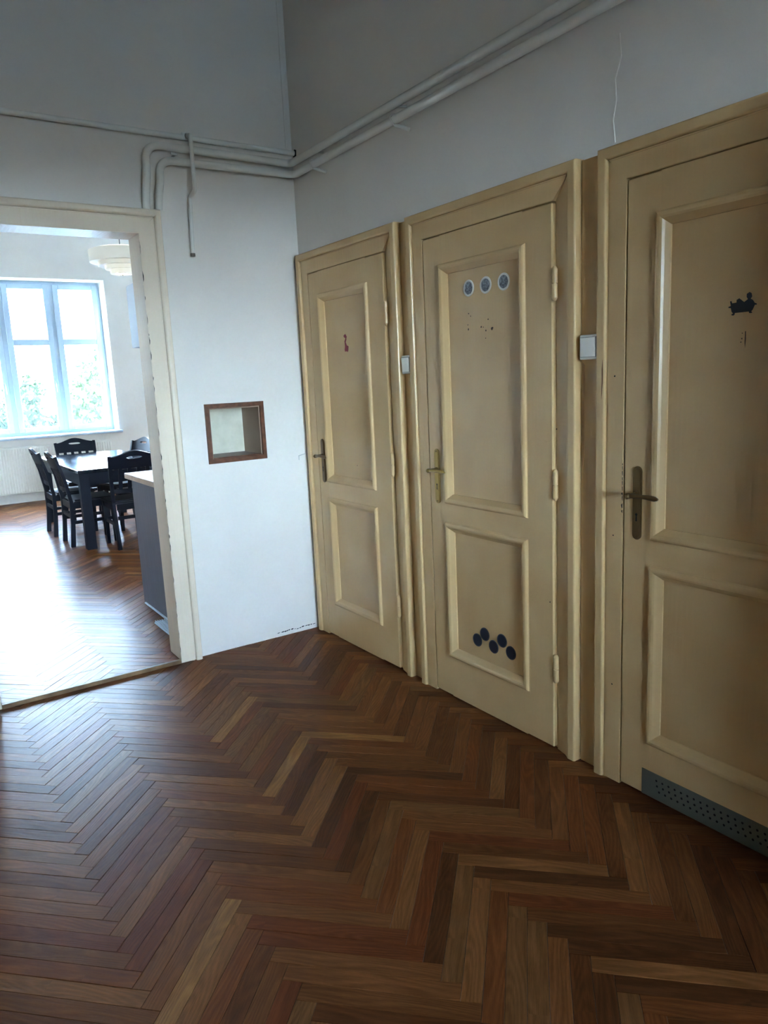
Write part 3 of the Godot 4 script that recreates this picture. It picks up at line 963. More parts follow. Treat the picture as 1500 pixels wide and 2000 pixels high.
func switch_at(z: float, y: float, w: float, label: String):
	var s := thing("light_switch", label, "light switch", Vector3(-0.014, y, z), 0.0, "light switches between the doors")
	var mb := MB.new()
	mb.box(Vector3(-0.026, -0.0425, -w / 2.0), Vector3(0.0, 0.0425, w / 2.0), 0.003)
	part("body", mb.mesh(), M.plastic, s)
	mb = MB.new()
	mb.box(Vector3(-0.0275, -0.0345, -w / 2.0 + 0.0065), Vector3(-0.0262, 0.0345, w / 2.0 - 0.0065), 0.0004)
	part("gap", mb.mesh(), M.navy_ring, s)
	mb = MB.new()
	var t := Transform3D(Basis(Vector3.BACK, 0.06), Vector3(-0.0275, 0, 0))
	mb.obox(t, Vector3(0.0045, 0.0335, w / 2.0 - 0.0078), 0.0016)
	part("rocker", mb.mesh(), M.plastic, s)

# ------------------------------------------------------------------ niche and pipes
func build_niche():
	var root := thing("wall_niche", "small square wall niche framed in brown wood", "niche", Vector3(-0.468, 1.113, 0.0))
	var off := Vector3(-0.468, 1.113, 0.0)
	var rect := Rect2(NICHE.position.x, NICHE.position.y, NICHE.size.x, NICHE.size.y)
	var prof := [Vector2(0, 0.0), Vector2(0, 0.010), Vector2(0.002, 0.013), Vector2(0.023, 0.013), Vector2(0.025, 0.010), Vector2(0.025, 0.0)]
	for side in ["left", "right", "top", "bottom"]:
		var mb := MB.new()
		mb.frame_side(side, -off, Vector3.RIGHT, Vector3.UP, Vector3.BACK, rect, prof)
		part("frame_board", mb.mesh(), M.frame_wood, root)
	var a := NICHE.position
	var b := NICHE.end
	var back := MB.new()
	back.box(Vector3(a.x, a.y, -0.2415) - off, Vector3(b.x, b.y, -0.236) - off)
	part("back_panel", back.mesh(), M.niche_back, root)
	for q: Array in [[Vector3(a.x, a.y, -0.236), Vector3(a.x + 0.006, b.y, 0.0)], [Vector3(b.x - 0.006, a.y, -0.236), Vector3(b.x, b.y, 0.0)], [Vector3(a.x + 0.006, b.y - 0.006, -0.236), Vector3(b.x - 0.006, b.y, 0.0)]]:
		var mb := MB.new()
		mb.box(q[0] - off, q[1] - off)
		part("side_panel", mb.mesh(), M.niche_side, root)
	var bt := MB.new()
	bt.box(Vector3(a.x + 0.006, a.y, -0.236) - off, Vector3(b.x - 0.006, a.y + 0.006, 0.0) - off)
	part("shelf", bt.mesh(), M.frame_wood, root)

func arc_path(pts: Array, rad: Array) -> Array:
	# polyline with its inner corners rounded
	var out := [pts[0]]
	for i in range(1, pts.size() - 1):
		var p: Vector3 = pts[i]
		var a: Vector3 = (pts[i - 1] - p).normalized()
		var b: Vector3 = (pts[i + 1] - p).normalized()
		var r: float = rad[i - 1]
		for k in 9:
			var t := k / 8.0
			out.append((p + a * r) * (1 - t) * (1 - t) + p * 2.0 * t * (1 - t) + (p + b * r) * t * t)
	out.append(pts[-1])
	return out

func build_pipes():
	var z := 0.058
	var zr := HALL_REAR - 0.002
	var pa := MB.new()
	pa.tube(arc_path([Vector3(-0.862, 2.409, 0.030), Vector3(-0.864, 2.47, 0.05), Vector3(-0.850, 2.58, z), Vector3(-0.850, 2.707, z), Vector3(-0.045, 2.702, z), Vector3(-0.055, 2.697, 0.16), Vector3(-0.055, 2.716, zr)], [0.03, 0.04, 0.085, 0.05, 0.05]), 0.0195, 16)
	var p1 := one("heating_pipe", pa.mesh(), M.pipe, "upper of the two thick white heating pipes bending down above the doorway", "pipe")
	var pb := MB.new()
	pb.tube(arc_path([Vector3(-0.800, 2.409, 0.030), Vector3(-0.800, 2.47, 0.05), Vector3(-0.786, 2.54, z), Vector3(-0.786, 2.641, z), Vector3(-0.030, 2.644, z + 0.01), Vector3(-0.055, 2.632, 0.19), Vector3(-0.055, 2.650, zr)], [0.03, 0.03, 0.075, 0.06, 0.06]), 0.0195, 16)
	var p2 := one("heating_pipe", pb.mesh(), M.pipe, "lower of the two thick white heating pipes, nearest the tops of the doors", "pipe")
	# wall pegs with clamps
	for q: Array in [[Vector3(-0.70, 2.672, 0.002), Vector3(-0.70, 2.672, 0.075)]]:
		var mb := MB.new()
		mb.tube(q, 0.006, 10)
		mb.tube([Vector3(-0.725, 2.674, 0.07), Vector3(-0.695, 2.672, 0.075)], 0.007, 10)
		part("bracket", mb.mesh(), M.pipe, p2)
	for bz in [0.335, 1.075, 2.9]:
		var mb := MB.new()
		mb.tube([Vector3(-0.011, 2.585, bz + 0.05), Vector3(-0.055, 2.612, bz)], 0.008, 10)
		mb.tube([Vector3(-0.055, 2.605, bz), Vector3(-0.079, 2.632, bz), Vector3(-0.079, 2.645, bz), Vector3(-0.055, 2.656, bz)], 0.004, 8)
		part("bracket", mb.mesh(), M.pipe, p2)
		mb = MB.new()
		mb.tube([Vector3(-0.003, 2.69, bz + 0.02), Vector3(-0.055, 2.69, bz)], 0.0055, 8)
		part("bracket", mb.mesh(), M.pipe, p1)
	var pc := MB.new()
	pc.tube([Vector3(HALL_LEFT + 0.002, 2.786, 0.032), Vector3(-0.006, 2.768, 0.032)], 0.0135, 14)
	var p3 := one("gas_pipe", pc.mesh(), M.pipe, "thin white pipe running straight along the wall above the doorway", "pipe")
	var te := MB.new()
	te.tube([Vector3(-0.645, 2.776, 0.032), Vector3(-0.595, 2.7755, 0.032)], 0.0165, 14)
	te.tube([Vector3(-0.622, 2.776, 0.032), Vector3(-0.622, 2.768, 0.075)], 0.015, 12)
	part("tee_fitting", te.mesh(), M.pipe, p3)
	var sb := MB.new()
	sb.tube(arc_path([Vector3(-0.622, 2.77, 0.06), Vector3(-0.628, 2.765, 0.105), Vector3(-0.628, 2.498, 0.105), Vector3(-0.632, 2.482, 0.036), Vector3(-0.640, 2.195, 0.028)], [0.025, 0.014, 0.014]), 0.0105, 12)
	part("stub_pipe", sb.mesh(), M.pipe, p3)
	var cap := MB.new()
	cap.tube([Vector3(-0.640, 2.203, 0.028), Vector3(-0.640, 2.188, 0.028)], 0.0125, 10)
	part("end_cap", cap.mesh(), M.iron, p3, "dark rusty end cap")
	# broken plaster where the thin pipe enters the corner
	var hole := MB.new()
	hole.slab([Vector2(0.012, 2.772), Vector2(0.03, 2.79), Vector2(0.052, 2.782), Vector2(0.048, 2.752), Vector2(0.03, 2.742), Vector2(0.016, 2.752)], Vector3.ZERO, Vector3.BACK, Vector3.UP, Vector3.LEFT, 0.0, 0.0015)
	part("wall_hole", hole.mesh(), M.crack, p3, "dark rough hole round the pipe end")

func build_shade_cupboard():
	# added out of view past the bathtub door, only to shade that door
	var c := thing("added_shade_cupboard", "tall shallow brown cupboard added out of view to shade the bathtub door", "cupboard", Vector3(-0.20, 0.0, 4.1))
	var mb := MB.new()
	mb.box(Vector3(-0.19, 0.0, -0.5), Vector3(0.195, 2.25, 0.5), 0.003)
	part("body", mb.mesh(), M.frame_wood, c)
	for i in 2:
		mb = MB.new()
		mb.box(Vector3(-0.21, 0.06, -0.495 + i * 0.5), Vector3(-0.191, 2.22, -0.005 + i * 0.5), 0.002)
		var d := part("cupboard_door", mb.mesh(), M.frame_wood, c)
		mb = MB.new()
		mb.tube([Vector3(-0.211, 1.1, -0.04 + i * 0.08), Vector3(-0.235, 1.1, -0.04 + i * 0.08)], 0.012, 10)
		part("knob", mb.mesh(), M.brass_dark, d)

func build_wall_wear():
	# crumbling plaster along the foot of the wall between doorway and corner
	rng.seed = 5
	var mb := MB.new()
	var x := -0.31
	while x < -0.05:
		var w := rng.randf_range(0.008, 0.03)
		var y := 0.018 + (x + 0.31) * 0.045 + rng.randf_range(-0.005, 0.006)
		var h := rng.randf_range(0.002, 0.0055)
		mb.slab([Vector2(x, y), Vector2(x + w * 0.5, y - h * 0.6), Vector2(x + w, y + h * 0.4), Vector2(x + w * 0.7, y + h), Vector2(x + w * 0.3, y + h * 0.7)], Vector3.ZERO, Vector3.RIGHT, Vector3.UP, Vector3.BACK, 0.0, 0.0008)
		x += w * rng.randf_range(0.75, 1.25)
	var ridge := MB.new()
	var prev := Vector2(2.225, 2.24)
	for q: Vector2 in [Vector2(2.215, 2.31), Vector2(2.228, 2.37), Vector2(2.222, 2.43), Vector2(2.245, 2.49), Vector2(2.238, 2.56)]:
		ridge.tube([Vector3(0.001, prev.y, prev.x), Vector3(0.001, q.y, q.x)], 0.0032, 6)
		prev = q
	part("raised_crack", ridge.mesh(), M.wall, get_node("wall_right"), "raised plaster crack above the doors")
	var duct := MB.new()
	duct.box(Vector3(-0.040, 2.80, 0.0), Vector3(-0.026, CEIL, 0.004), 0.0015)
	part("corner_strip", duct.mesh(), M.wall, get_node("wall_back"), "thin painted strip beside the corner")
	var sc := MB.new()
	sc.slab([Vector2(-0.086, 1.084), Vector2(-0.040, 1.092), Vector2(-0.040, 1.087), Vector2(-0.080, 1.079), Vector2(-0.081, 1.055), Vector2(-0.086, 1.057)], Vector3.ZERO, Vector3.RIGHT, Vector3.UP, Vector3.BACK, 0.0, 0.0004)
	part("scuff_mark", sc.mesh(), M.scuff, get_node("wall_back"), "grey scuff beside the door handle")
	one("plaster_crack", mb.mesh(), M.crack, "jagged dark crack along the foot of the white wall by the corner", "crack", "", "stuff")

# ------------------------------------------------------------------ windows
func build_window(called: String, label: String, open: Rect2, wall_z: float, inward: float) -> Node3D:
	# a three-sash window set 0.3 m into the wall; inward is the z direction into the room
	var root := thing("window", label, "window", Vector3.ZERO, 0.0, "", "structure")
	root.name = called
	var S := Vector3.RIGHT
	var U := Vector3.UP
	var N := Vector3(0, 0, inward)
	var zf := wall_z - inward * 0.36
	var o := Vector3(0, 0, zf)
	var x0 := open.position.x
	var x1 := open.end.x
	var y0 := open.position.y
	var y1 := open.end.y
	var B := func(m: MB, xa: float, xb: float, ya: float, yb: float, d0: float, d1: float, bev: float):
		var za := zf + inward * d0
		var zb := zf + inward * d1
		m.box(Vector3(xa, ya, min(za, zb)), Vector3(xb, yb, max(za, zb)), bev)
	var fr := MB.new()
	B.call(fr, x0, x0 + 0.045, y0, y1, -0.03, 0.045, 0.003)
	B.call(fr, x1 - 0.045, x1, y0, y1, -0.03, 0.045, 0.003)
	B.call(fr, x0 + 0.045, x1 - 0.045, y1 - 0.045, y1, -0.03, 0.045, 0.003)
	B.call(fr, x0 + 0.045, x1 - 0.045, y0, y0 + 0.045, -0.03, 0.045, 0.003)
	part("frame", fr.mesh(), M.upvc_sky_tint, root)
	var pitch := (x1 - x0 - 0.09 + 0.07) / 3.0
	for i in 3:
		var a := x0 + 0.045 + i * pitch
		var b := a + pitch - 0.07
		if i > 0:
			var mu := MB.new()
			B.call(mu, a - 0.07, a, y0 + 0.045, y1 - 0.045, -0.03, 0.045, 0.003)
			part("mullion", mu.mesh(), M.upvc_sky_tint, root)
		var sx := 0.068
		var sa := MB.new()
		var ya := y0 + 0.045
		var yb := y1 - 0.045
		B.call(sa, a - 0.008, a + sx, ya - 0.008, yb + 0.008, 0.0, 0.065, 0.006)
		B.call(sa, b - sx, b + 0.008, ya - 0.008, yb + 0.008, 0.0, 0.065, 0.006)
		B.call(sa, a + sx, b - sx, yb - 0.06, yb + 0.008, 0.0, 0.065, 0.006)
		B.call(sa, a + sx, b - sx, ya - 0.008, ya + 0.06, 0.0, 0.065, 0.006)
		B.call(sa, a + sx, b - sx, 2.186, 2.270, 0.01, 0.055, 0.005)
		var sash := part("sash", sa.mesh(), M.upvc_sky_tint, root)
		for r in [[ya + 0.06, 2.186], [2.270, yb - 0.06]]:
			var g := MB.new()
			B.call(g, a + sx - 0.004, b - sx + 0.004, r[0] - 0.004, r[1] + 0.004, 0.028, 0.034, 0.0)
			part("pane", g.mesh(), M.glass, sash)
		var h := MB.new()
		B.call(h, b - 0.045, b - 0.020, 1.60, 1.68, 0.065, 0.078, 0.003)
		B.call(h, b - 0.041, b - 0.024, 1.52, 1.645, 0.095, 0.108, 0.004)
		B.call(h, b - 0.039, b - 0.026, 1.630, 1.645, 0.075, 0.10, 0.002)
		part("handle", h.mesh(), M.upvc_sky_tint, sash)
	var si := MB.new()
	var z_in := wall_z + inward * 0.09
	si.box(Vector3(x0 - 0.03, y0 - 0.035, min(zf + inward * 0.045, z_in)), Vector3(x1 + 0.03, y0, max(zf + inward * 0.045, z_in)), 0.008)
	part("sill", si.mesh(), M.upvc_sky_tint, root)
	return root

# ------------------------------------------------------------------ dining room
func build_dining():
	build_window("window_1", "three-sash white dining room window with sill above the radiator", WIN, DIN_FAR, 1.0)
	build_window("window_3", "unseen second three-sash dining room window, added to brighten the room", WIN3, DIN_FAR, 1.0)
	build_window("window_2", "three-sash white window of the front room behind the hall", WIN2, BAY_FAR, -1.0)
	# radiator
	var r := thing("radiator", "long white ribbed panel radiator under the dining room window", "radiator", Vector3(-0.30, 0.155, DIN_FAR))
	var w := 1.84
	var face := MB.new()
	var nrib := 54
	for i in nrib:
		var xa := -w / 2 + w * i / nrib
		var dx := w / nrib
		var p := [Vector2(xa, 0.098), Vector2(xa + dx * 0.25, 0.098), Vector2(xa + dx * 0.38, 0.106), Vector2(xa + dx * 0.87, 0.106), Vector2(xa + dx, 0.098)]
		for k in 4:
			face.quad_toward(Vector3(p[k].x, 0.02, p[k].y), Vector3(p[k + 1].x, 0.02, p[k + 1].y), Vector3(p[k + 1].x, 0.62, p[k + 1].y), Vector3(p[k].x, 0.62, p[k].y), Vector3.BACK)
	face.box(Vector3(-w / 2, 0.0, 0.085), Vector3(w / 2, 0.64, 0.0979), 0.004)
	part("ribbed_panel", face.mesh(), M.radiator, r)
	var bk := MB.new()
	bk.box(Vector3(-w / 2, 0.0, 0.03), Vector3(w / 2, 0.64, 0.042), 0.004)
	part("back_panel", bk.mesh(), M.radiator, r)
	var tg := MB.new()
	tg.box(Vector3(-w / 2, 0.630, 0.042), Vector3(w / 2, 0.648, 0.085), 0.003)
	part("top_grille", tg.mesh(), M.radiator, r)
	for s in [-1.0, 1.0]:
		var sd := MB.new()
		sd.box(Vector3(s * (w / 2 - 0.002) - 0.004, 0.0, 0.032), Vector3(s * (w / 2 - 0.002) + 0.004, 0.645, 0.10), 0.002)
		part("side_panel", sd.mesh(), M.radiator, r)
		var br := MB.new()
		br.box(Vector3(s * 0.6 - 0.02, 0.1, 0.002), Vector3(s * 0.6 + 0.02, 0.55, 0.032))
		part("bracket", br.mesh(), M.radiator, r)
	var vl := MB.new()
	vl.tube([Vector3(-0.90, 0.0, 0.065), Vector3(-0.90, -0.133, 0.065)], 0.008, 10)
	part("feed_pipe", vl.mesh(), M.radiator, r)
	# table
	var tx0 := -0.665
	var tx1 := 0.25
	var tz0 := -5.42
	var tz1 := -3.37
	var tc := Vector3((tx0 + tx1) / 2, DIN_FLOOR, (tz0 + tz1) / 2)
	var t := thing("dining_table", "long black dining table with a glossy top and square legs", "table", tc)
	var hx := (tx1 - tx0) / 2
	var hz := (tz1 - tz0) / 2
	var mb := MB.new()
	mb.box(Vector3(-hx, 0.735, -hz), Vector3(hx, 0.768, hz), 0.003)
	part("tabletop", mb.mesh(), M.table_top, t)
	for s: Array in [[-1, -1], [1, -1], [-1, 1], [1, 1]]:
		mb = MB.new()
		var cx: float = s[0] * (hx - 0.055)
		var cz: float = s[1] * (hz - 0.055)
		mb.box(Vector3(cx - 0.045, 0.0, cz - 0.045), Vector3(cx + 0.045, 0.735, cz + 0.045), 0.004)
		part("leg", mb.mesh(), M.black_wood, t)
	for s in [-1.0, 1.0]:
		mb = MB.new()
		mb.box(Vector3(s * (hx - 0.03) - 0.011, 0.62, -hz + 0.1), Vector3(s * (hx - 0.03) + 0.011, 0.735, hz - 0.1))
		part("apron", mb.mesh(), M.black_wood, t)
		mb = MB.new()
		mb.box(Vector3(-hx + 0.1, 0.62, s * (hz - 0.03) - 0.011), Vector3(hx - 0.1, 0.735, s * (hz - 0.03) + 0.011))
		part("apron", mb.mesh(), M.black_wood, t)
	build_chairs()
	build_counter()
	build_lamp()
	var cb := thing("wall_cabinet", "white glossy wall cabinet above the kitchen counter, blue window reflection put into its colour", "cabinet", Vector3(-0.74, 1.77, -0.302))
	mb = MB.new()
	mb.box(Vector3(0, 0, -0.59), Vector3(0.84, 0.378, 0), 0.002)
	part("body", mb.mesh(), M.reflected_blue_panel, cb)
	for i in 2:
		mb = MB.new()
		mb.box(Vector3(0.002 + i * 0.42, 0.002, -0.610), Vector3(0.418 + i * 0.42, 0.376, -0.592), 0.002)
		var dr := part("cabinet_door", mb.mesh(), M.reflected_blue_panel, cb)
		mb = MB.new()
		mb.box(Vector3(0.13 + i * 0.42, 0.03, -0.632), Vector3(0.29 + i * 0.42, 0.042, -0.611), 0.003)
		part("handle", mb.mesh(), M.vent_mesh, dr)

func make_chair() -> Node3D:
	# faces -z; rear legs at z = 0.2
	var c := thing("dining_chair", "", "chair")
	for s in [-1.0, 1.0]:
		var mb := MB.new()
		mb.bar([Vector3(s * 0.195, 0.0, 0.225), Vector3(s * 0.200, 0.22, 0.205), Vector3(s * 0.205, 0.45, 0.200), Vector3(s * 0.212, 0.68, 0.240), Vector3(s * 0.222, 0.895, 0.300)], Vector3.RIGHT, 0.034, 0.042, 0.030, 0.024)
		part("rear_leg", mb.mesh(), M.black_wood, c)
		mb = MB.new()
		mb.bar([Vector3(s * 0.195, 0.0, -0.185), Vector3(s * 0.195, 0.43, -0.185)], Vector3.RIGHT, 0.030, 0.030, 0.042, 0.042)
		part("front_leg", mb.mesh(), M.black_wood, c)
		mb = MB.new()
		mb.bar([Vector3(s * 0.195, 0.24, -0.17), Vector3(s * 0.200, 0.24, 0.185)], Vector3.UP, 0.032, 0.016)
		part("stretcher", mb.mesh(), M.black_wood, c)
		mb = MB.new()
		mb.bar([Vector3(s * 0.195, 0.405, -0.165), Vector3(s * 0.203, 0.405, 0.185)], Vector3.UP, 0.06, 0.018)
		part("seat_rail", mb.mesh(), M.black_wood, c)
	for q: Array in [[0.405, -0.185, 0.06], [0.405, 0.200, 0.06], [0.300, 0.205, 0.034]]:
		var mb := MB.new()
		mb.bar([Vector3(-0.178, q[0], q[1]), Vector3(0.178, q[0], q[1])], Vector3.UP, q[2], 0.018)
		part("seat_rail" if q[0] > 0.35 else "stretcher", mb.mesh(), M.black_wood, c)
	var st := MB.new()
	st.slab([Vector2(-0.225, -0.215), Vector2(0.225, -0.215), Vector2(0.218, 0.175), Vector2(-0.218, 0.175)], Vector3(0, 0.435, 0), Vector3.RIGHT, Vector3.BACK, Vector3.UP, 0.0, 0.012)
	st.slab([Vector2(-0.215, -0.205), Vector2(0.215, -0.205), Vector2(0.208, 0.165), Vector2(-0.208, 0.165)], Vector3(0, 0.447, 0), Vector3.RIGHT, Vector3.BACK, Vector3.UP, 0.0, 0.016)
	part("seat", st.mesh(), M.seat, c)
	# crest rail: arched top, long hand slot, bowed back a little
	var cr := MB.new()
	var n := 40
	var tilt := Vector3(0, 0.90, 0.28).normalized()
	var base := Vector3(0, 0.775, 0.268)
	var P := func(x: float, h: float, d: float) -> Vector3: return base + Vector3(x, 0, 0.018 - 0.35 * x * x) + tilt * h + Vector3(0, -tilt.z, tilt.y) * d
	var top := func(x: float) -> float: return 0.118 + 0.052 * cos(clampf(x / 0.215, -1, 1) * PI) * 0.5 + 0.026
	for i in n:
		var xa := -0.225 + 0.45 * i / n
		var xb := -0.225 + 0.45 * (i + 1) / n
		var sa := sqrt(max(0.0, 1.0 - pow(abs(xa) / 0.068, 4.0))) * 0.013 if abs(xa) < 0.068 else 0.0
		var sb := sqrt(max(0.0, 1.0 - pow(abs(xb) / 0.068, 4.0))) * 0.013 if abs(xb) < 0.068 else 0.0
		var bands := [[0.0, 0.0, top.call(xa), top.call(xb)]]
		if sa > 0.0 or sb > 0.0:
			bands = [[0.0, 0.0, 0.105 - sa, 0.105 - sb], [0.105 + sa, 0.105 + sb, top.call(xa), top.call(xb)]]
		for bd: Array in bands:
			for d: float in [-0.011, 0.011]:
				cr.quad_toward(P.call(xa, bd[0], d), P.call(xb, bd[1], d), P.call(xb, bd[3], d), P.call(xa, bd[2], d), Vector3(0, 0, d))
			cr.quad_toward(P.call(xa, bd[0], -0.011), P.call(xb, bd[1], -0.011), P.call(xb, bd[1], 0.011), P.call(xa, bd[0], 0.011), Vector3.DOWN)
			cr.quad_toward(P.call(xa, bd[2], -0.011), P.call(xb, bd[3], -0.011), P.call(xb, bd[3], 0.011), P.call(xa, bd[2], 0.011), Vector3.UP)
	for s: float in [-0.225, 0.225]:
		cr.quad_toward(P.call(s, 0.0, -0.011), P.call(s, top.call(s), -0.011), P.call(s, top.call(s), 0.011), P.call(s, 0.0, 0.011), Vector3(s, 0, 0))
	part("crest_rail", cr.mesh(), M.black_wood, c)
	var lr := MB.new()
	lr.bar([Vector3(-0.19, 0.555, 0.208), Vector3(0.0, 0.555, 0.218), Vector3(0.19, 0.555, 0.208)], Vector3.UP, 0.04, 0.018)
	part("lower_rail", lr.mesh(), M.black_wood, c)
	for k in 4:
		var x := -0.126 + k * 0.084
		var sl := MB.new()
		sl.bar([Vector3(x, 0.57, 0.216), Vector3(x, 0.68, 0.242), Vector3(x, 0.79, 0.283)], Vector3.RIGHT, 0.034, 0.010)
		part("slat", sl.mesh(), M.black_wood, c)
	return c

func build_chairs():
	var proto := make_chair()
	var spots := [
		[-0.215, -3.385, 0.0, "black wooden dining chair at the table head beside the kitchen counter"],
		[-0.505, -3.845, -PI / 2, "black wooden dining chair on the table's open long side, next to its counter end"],
		[-0.535, -4.545, -PI / 2, "black wooden dining chair on the table's open long side, next to its radiator end"],
		[-0.205, -5.36, PI, "black wooden dining chair at the table end in front of the radiator"],
		[0.085, -4.72, PI / 2 + 0.27, "black wooden dining chair between table and side wall, next to the radiator end"],
		[0.085, -3.95, PI / 2 + 0.15, "black wooden dining chair between table and side wall, next to the counter"]]
	for i in spots.size():
		var s: Array = spots[i]
		var c: Node3D = proto
		if i > 0:
			c = proto.duplicate()
			c.name = numbered("dining_chair")
			add_child(c)
		c.position = Vector3(s[0], DIN_FLOOR, s[1])
		c.rotation.y = s[2]
		tag(c, s[3], "chair", "black chairs round the dining table")

func build_counter():
	var k := thing("kitchen_counter", "graphite kitchen counter with pale wood worktop just inside the doorway", "counter", Vector3(-0.74, DIN_FLOOR, -1.26))
	var off := Vector3(-0.74, DIN_FLOOR, -1.26)
	var mb := MB.new()
	mb.box(Vector3(-0.74, DIN_FLOOR + 0.006, -1.258) - off, Vector3(-0.718, 0.905, -0.302) - off, 0.001)
	part("end_panel", mb.mesh(), M.graphite, k)
	mb = MB.new()
	mb.box(Vector3(-0.717, DIN_FLOOR + 0.1, -1.24) - off, Vector3(0.12, 0.905, -0.302) - off)
	part("carcass", mb.mesh(), M.graphite, k)
	mb = MB.new()
	mb.box(Vector3(-0.765, 0.906, -1.335) - off, Vector3(0.14, 0.944, -0.302) - off, 0.003)
	part("worktop", mb.mesh(), M.worktop, k)
	mb = MB.new()
	mb.box(Vector3(-0.752, DIN_FLOOR, -1.215) - off, Vector3(-0.7402, DIN_FLOOR + 0.012, -0.302) - off, 0.002)
	part("sealing_strip", mb.mesh(), M.upvc_sky_tint, k, "white sealing strip")
	mb = MB.new()
	mb.box(Vector3(-0.70, DIN_FLOOR, -1.19) - off, Vector3(0.10, DIN_FLOOR + 0.1, -0.302) - off)
	part("plinth", mb.mesh(), M.graphite, k)
	var g := thing("floor_vent", "white ridged vent strip lying on the floor by the graphite counter", "vent", Vector3(-0.80, DIN_FLOOR, -0.55))
	mb = MB.new()
	mb.box(Vector3(-0.035, 0.0, -0.17), Vector3(0.035, 0.008, 0.17), 0.002)
	part("base", mb.mesh(), M.upvc_sky_tint, g)
	for i in 5:
		mb = MB.new()
		var x := -0.028 + i * 0.014
		mb.box(Vector3(x - 0.003, 0.008, -0.165), Vector3(x + 0.003, 0.020, 0.165), 0.001)
		part("ridge", mb.mesh(), M.upvc_sky_tint, g)

func build_lamp():
	var l := thing("pendant_lamp", "white tiered pendant lamp hanging over the dining table", "lamp", Vector3(0.205, 2.71, -4.3))
	var tiers := [[0.314, 0.240, 0.120], [0.232, 0.125, 0.083], [0.165, 0.088, 0.047], [0.118, 0.052, 0.003]]
	for i in tiers.size():
		var q: Array = tiers[i]
		var mb := MB.new()
		# a thin shell: outside down, then back up inside
		var rt: float = q[0]
		var ht: float = q[1]
		var hb: float = q[2]
		var inner: float = tiers[i + 1][0] - 0.004 if i < 3 else 0.03
		mb.lathe([Vector2(inner, hb + 0.006), Vector2(rt, hb), Vector2(rt + 0.003, hb + 0.003), Vector2(rt + 0.006, ht), Vector2(rt + 0.002, ht + 0.002), Vector2(rt - 0.002, hb + 0.008), Vector2(inner, hb + 0.009)] if i < 3 else [Vector2(rt * 0.55, hb - 0.002), Vector2(rt, hb), Vector2(rt + 0.003, hb + 0.003), Vector2(rt + 0.006, ht), Vector2(rt - 0.002, hb + 0.006), Vector2(rt * 0.55, hb + 0.002)], Transform3D.IDENTITY, 48)
		part("shade_tier", mb.mesh(), M.lamp_white, l)
	var cap := MB.new()
	cap.lathe([Vector2(0.318, 0.240), Vector2(0.25, 0.262), Vector2(0.12, 0.274), Vector2(0.03, 0.278), Vector2(0.0, 0.279)], Transform3D.IDENTITY, 48)
	part("shade_cover", cap.mesh(), M.lamp_white, l)
	var ca := MB.new()
	ca.tube([Vector3(0, 0.278, 0), Vector3(-0.004, CEIL - 2.71, 0)], 0.004, 8)
	part("cable", ca.mesh(), M.cable, l, "black cable")
	var fn := MB.new()
	fn.tube([Vector3(0, 0.02, 0), Vector3(0.0, -0.012, 0)], 0.006, 8)
	fn.tube([Vector3(0, 0.005, 0), Vector3(0.0, 0.278, 0)], 0.004, 8)
	for k in 3:
		var a := TAU * k / 3.0 + 0.4
		fn.tube([Vector3(0.02 * cos(a), 0.27, 0.02 * sin(a)), Vector3(0.10 * cos(a), 0.03, 0.10 * sin(a))], 0.002, 6)
	part("stem", fn.mesh(), M.cable, l)
	var bulb := MB.new()
	bulb.lathe([Vector2(0.0, 0.10), Vector2(0.02, 0.105), Vector2(0.03, 0.125), Vector2(0.028, 0.145), Vector2(0.015, 0.17), Vector2(0.012, 0.20), Vector2(0.0, 0.20)], Transform3D.IDENTITY, 16)
	part("bulb", bulb.mesh(), M.bulb, l)
	var om := OmniLight3D.new()
	om.name = "lamp_light"
	om.light_color = Color(1.0, 0.97, 0.92)
	om.light_energy = LAMP_ENERGY
	om.light_size = 0.03
	om.omni_range = 12.0
	om.omni_attenuation = 2.0
	om.shadow_enabled = true
	om.position = Vector3(0, 0.13, 0)
	l.add_child(om)

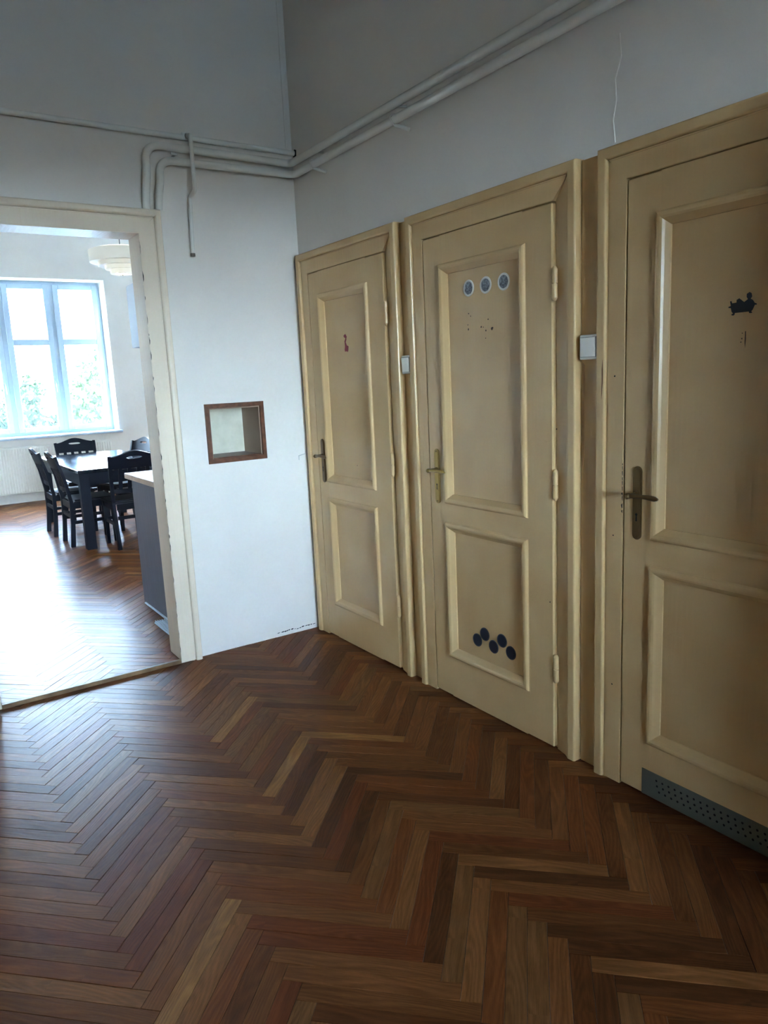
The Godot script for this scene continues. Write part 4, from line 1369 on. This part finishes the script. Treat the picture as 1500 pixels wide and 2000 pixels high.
# ------------------------------------------------------------------ outside
func build_outside():
	var g := MB.new()
	g.box(Vector3(-140, -9.2, -160), Vector3(140, -9.0, 150))
	one("ground", g.mesh(), M.ground, "pale street ground far below the window", "ground", "", "structure")
	rng.seed = 404
	var spots := [[7.9, -35.0, 12.5, 2.3, 0, "tall light green tree outside the window, beside the side wall"], [4.4, -41.0, 11.2, 2.0, 1, "dark rounded tree outside the middle window sash"], [11.5, -47.0, 13.6, 3.6, 1, "broad dark tree behind the tall light green tree"], [1.6, -47.0, 9.7, 2.2, 0, "low light green tree beside the dark rounded tree"]]
	for s: Array in spots:
		var t := thing("street_tree", s[5], "tree", Vector3(s[0], -9.0, s[1]), 0.0, "trees outside the window")
		var h: float = s[2]
		var r: float = s[3]
		var tr := MB.new()
		tr.tube([Vector3(0, 0, 0), Vector3(0.1, h * 0.4, 0), Vector3(0, h * 0.75, 0.1)], 0.2, 8, [0.28, 0.2, 0.08])
		part("trunk", tr.mesh(), M.bark, t)
		var fo := MB.new()
		var clumps := []
		for i in 60:
			var cd := Vector3(rng.randf_range(-1, 1), rng.randf_range(-1, 1), rng.randf_range(-1, 1)).limit_length(0.95)
			clumps.append(Vector3(cd.x * r, h * 0.62 + cd.y * h * 0.37, cd.z * r))
		for i in 9000:
			var dir := Vector3(rng.randfn(0, 1), rng.randfn(0, 1), rng.randfn(0, 1)) * r * 0.14
			var p: Vector3 = clumps[i % 60] + dir
			var nn := Vector3(rng.randf_range(-1, 1), rng.randf_range(-0.2, 1), rng.randf_range(-1, 1)).normalized()
			var a := nn.cross(Vector3(0.3, 0.2, 0.9)).normalized() * rng.randf_range(0.06, 0.17)
			var b := nn.cross(a) * 1.2
			fo.quad(p - a, p - b * 0.6, p + a, p + b)
		part("foliage", fo.mesh(), M.leaf if s[4] == 0 else M.leaf_dark, t)
	var hs := thing("house", "pale house with red roof across the street", "house", Vector3(4.5, -9.0, -66.0))
	var w := MB.new()
	w.box(Vector3(-6, 0, -4), Vector3(6, 7.6, 4))
	part("walls", w.mesh(), M.house_wall, hs)
	var rf := MB.new()
	rf.slab([Vector2(-4.6, 0), Vector2(4.6, 0), Vector2(0, 2.6)], Vector3(-6.4, 7.6, 0), Vector3.BACK, Vector3.UP, Vector3.RIGHT, 0.0, 12.8)
	part("roof", rf.mesh(), M.roof, hs)
	for row in 2:
		for i in 4:
			var wn := MB.new()
			wn.box(Vector3(-4.9 + i * 2.8, 1.2 + row * 3.2, 4.0), Vector3(-3.7 + i * 2.8, 2.8 + row * 3.2, 4.03))
			part("house_window", wn.mesh(), M.dark_glass, hs)

# ------------------------------------------------------------------
func _ready():
	var cam := Camera3D.new()
	cam.name = "camera"
	cam.position = Vector3(-2.108, 1.52, 3.92)
	cam.rotation = Vector3(-0.1813, -0.5886, -0.0464)
	cam.fov = rad_to_deg(2.0 * atan(1000.0 / 1437.0))
	cam.near = 0.05
	cam.far = 400.0
	add_child(cam)
	cam.current = true
	var env := Environment.new()
	env.background_mode = Environment.BG_SKY
	var sky := Sky.new()
	var ps := ProceduralSkyMaterial.new()
	ps.sky_top_color = Color(0.66, 0.81, 1.0)
	ps.sky_horizon_color = Color(0.80, 0.915, 1.0)
	ps.sky_curve = 0.3
	ps.ground_bottom_color = Color(0.30, 0.30, 0.28)
	ps.ground_horizon_color = Color(0.40, 0.41, 0.42)
	sky.sky_material = ps
	env.sky = sky
	env.background_energy_multiplier = SKY_ENERGY
	env.tonemap_mode = Environment.TONE_MAPPER_LINEAR
	env.tonemap_exposure = EXPOSURE
	env.sdfgi_enabled = true
	env.ssao_enabled = true
	env.ssil_enabled = true
	var we := WorldEnvironment.new()
	we.name = "environment"
	we.environment = env
	add_child(we)
	make_materials()
	build_shell()
	build_floors(cam)
	build_doorway()
	build_doors()
	build_niche()
	build_pipes()
	build_wall_wear()
	build_shade_cupboard()
	build_dining()
	build_outside()
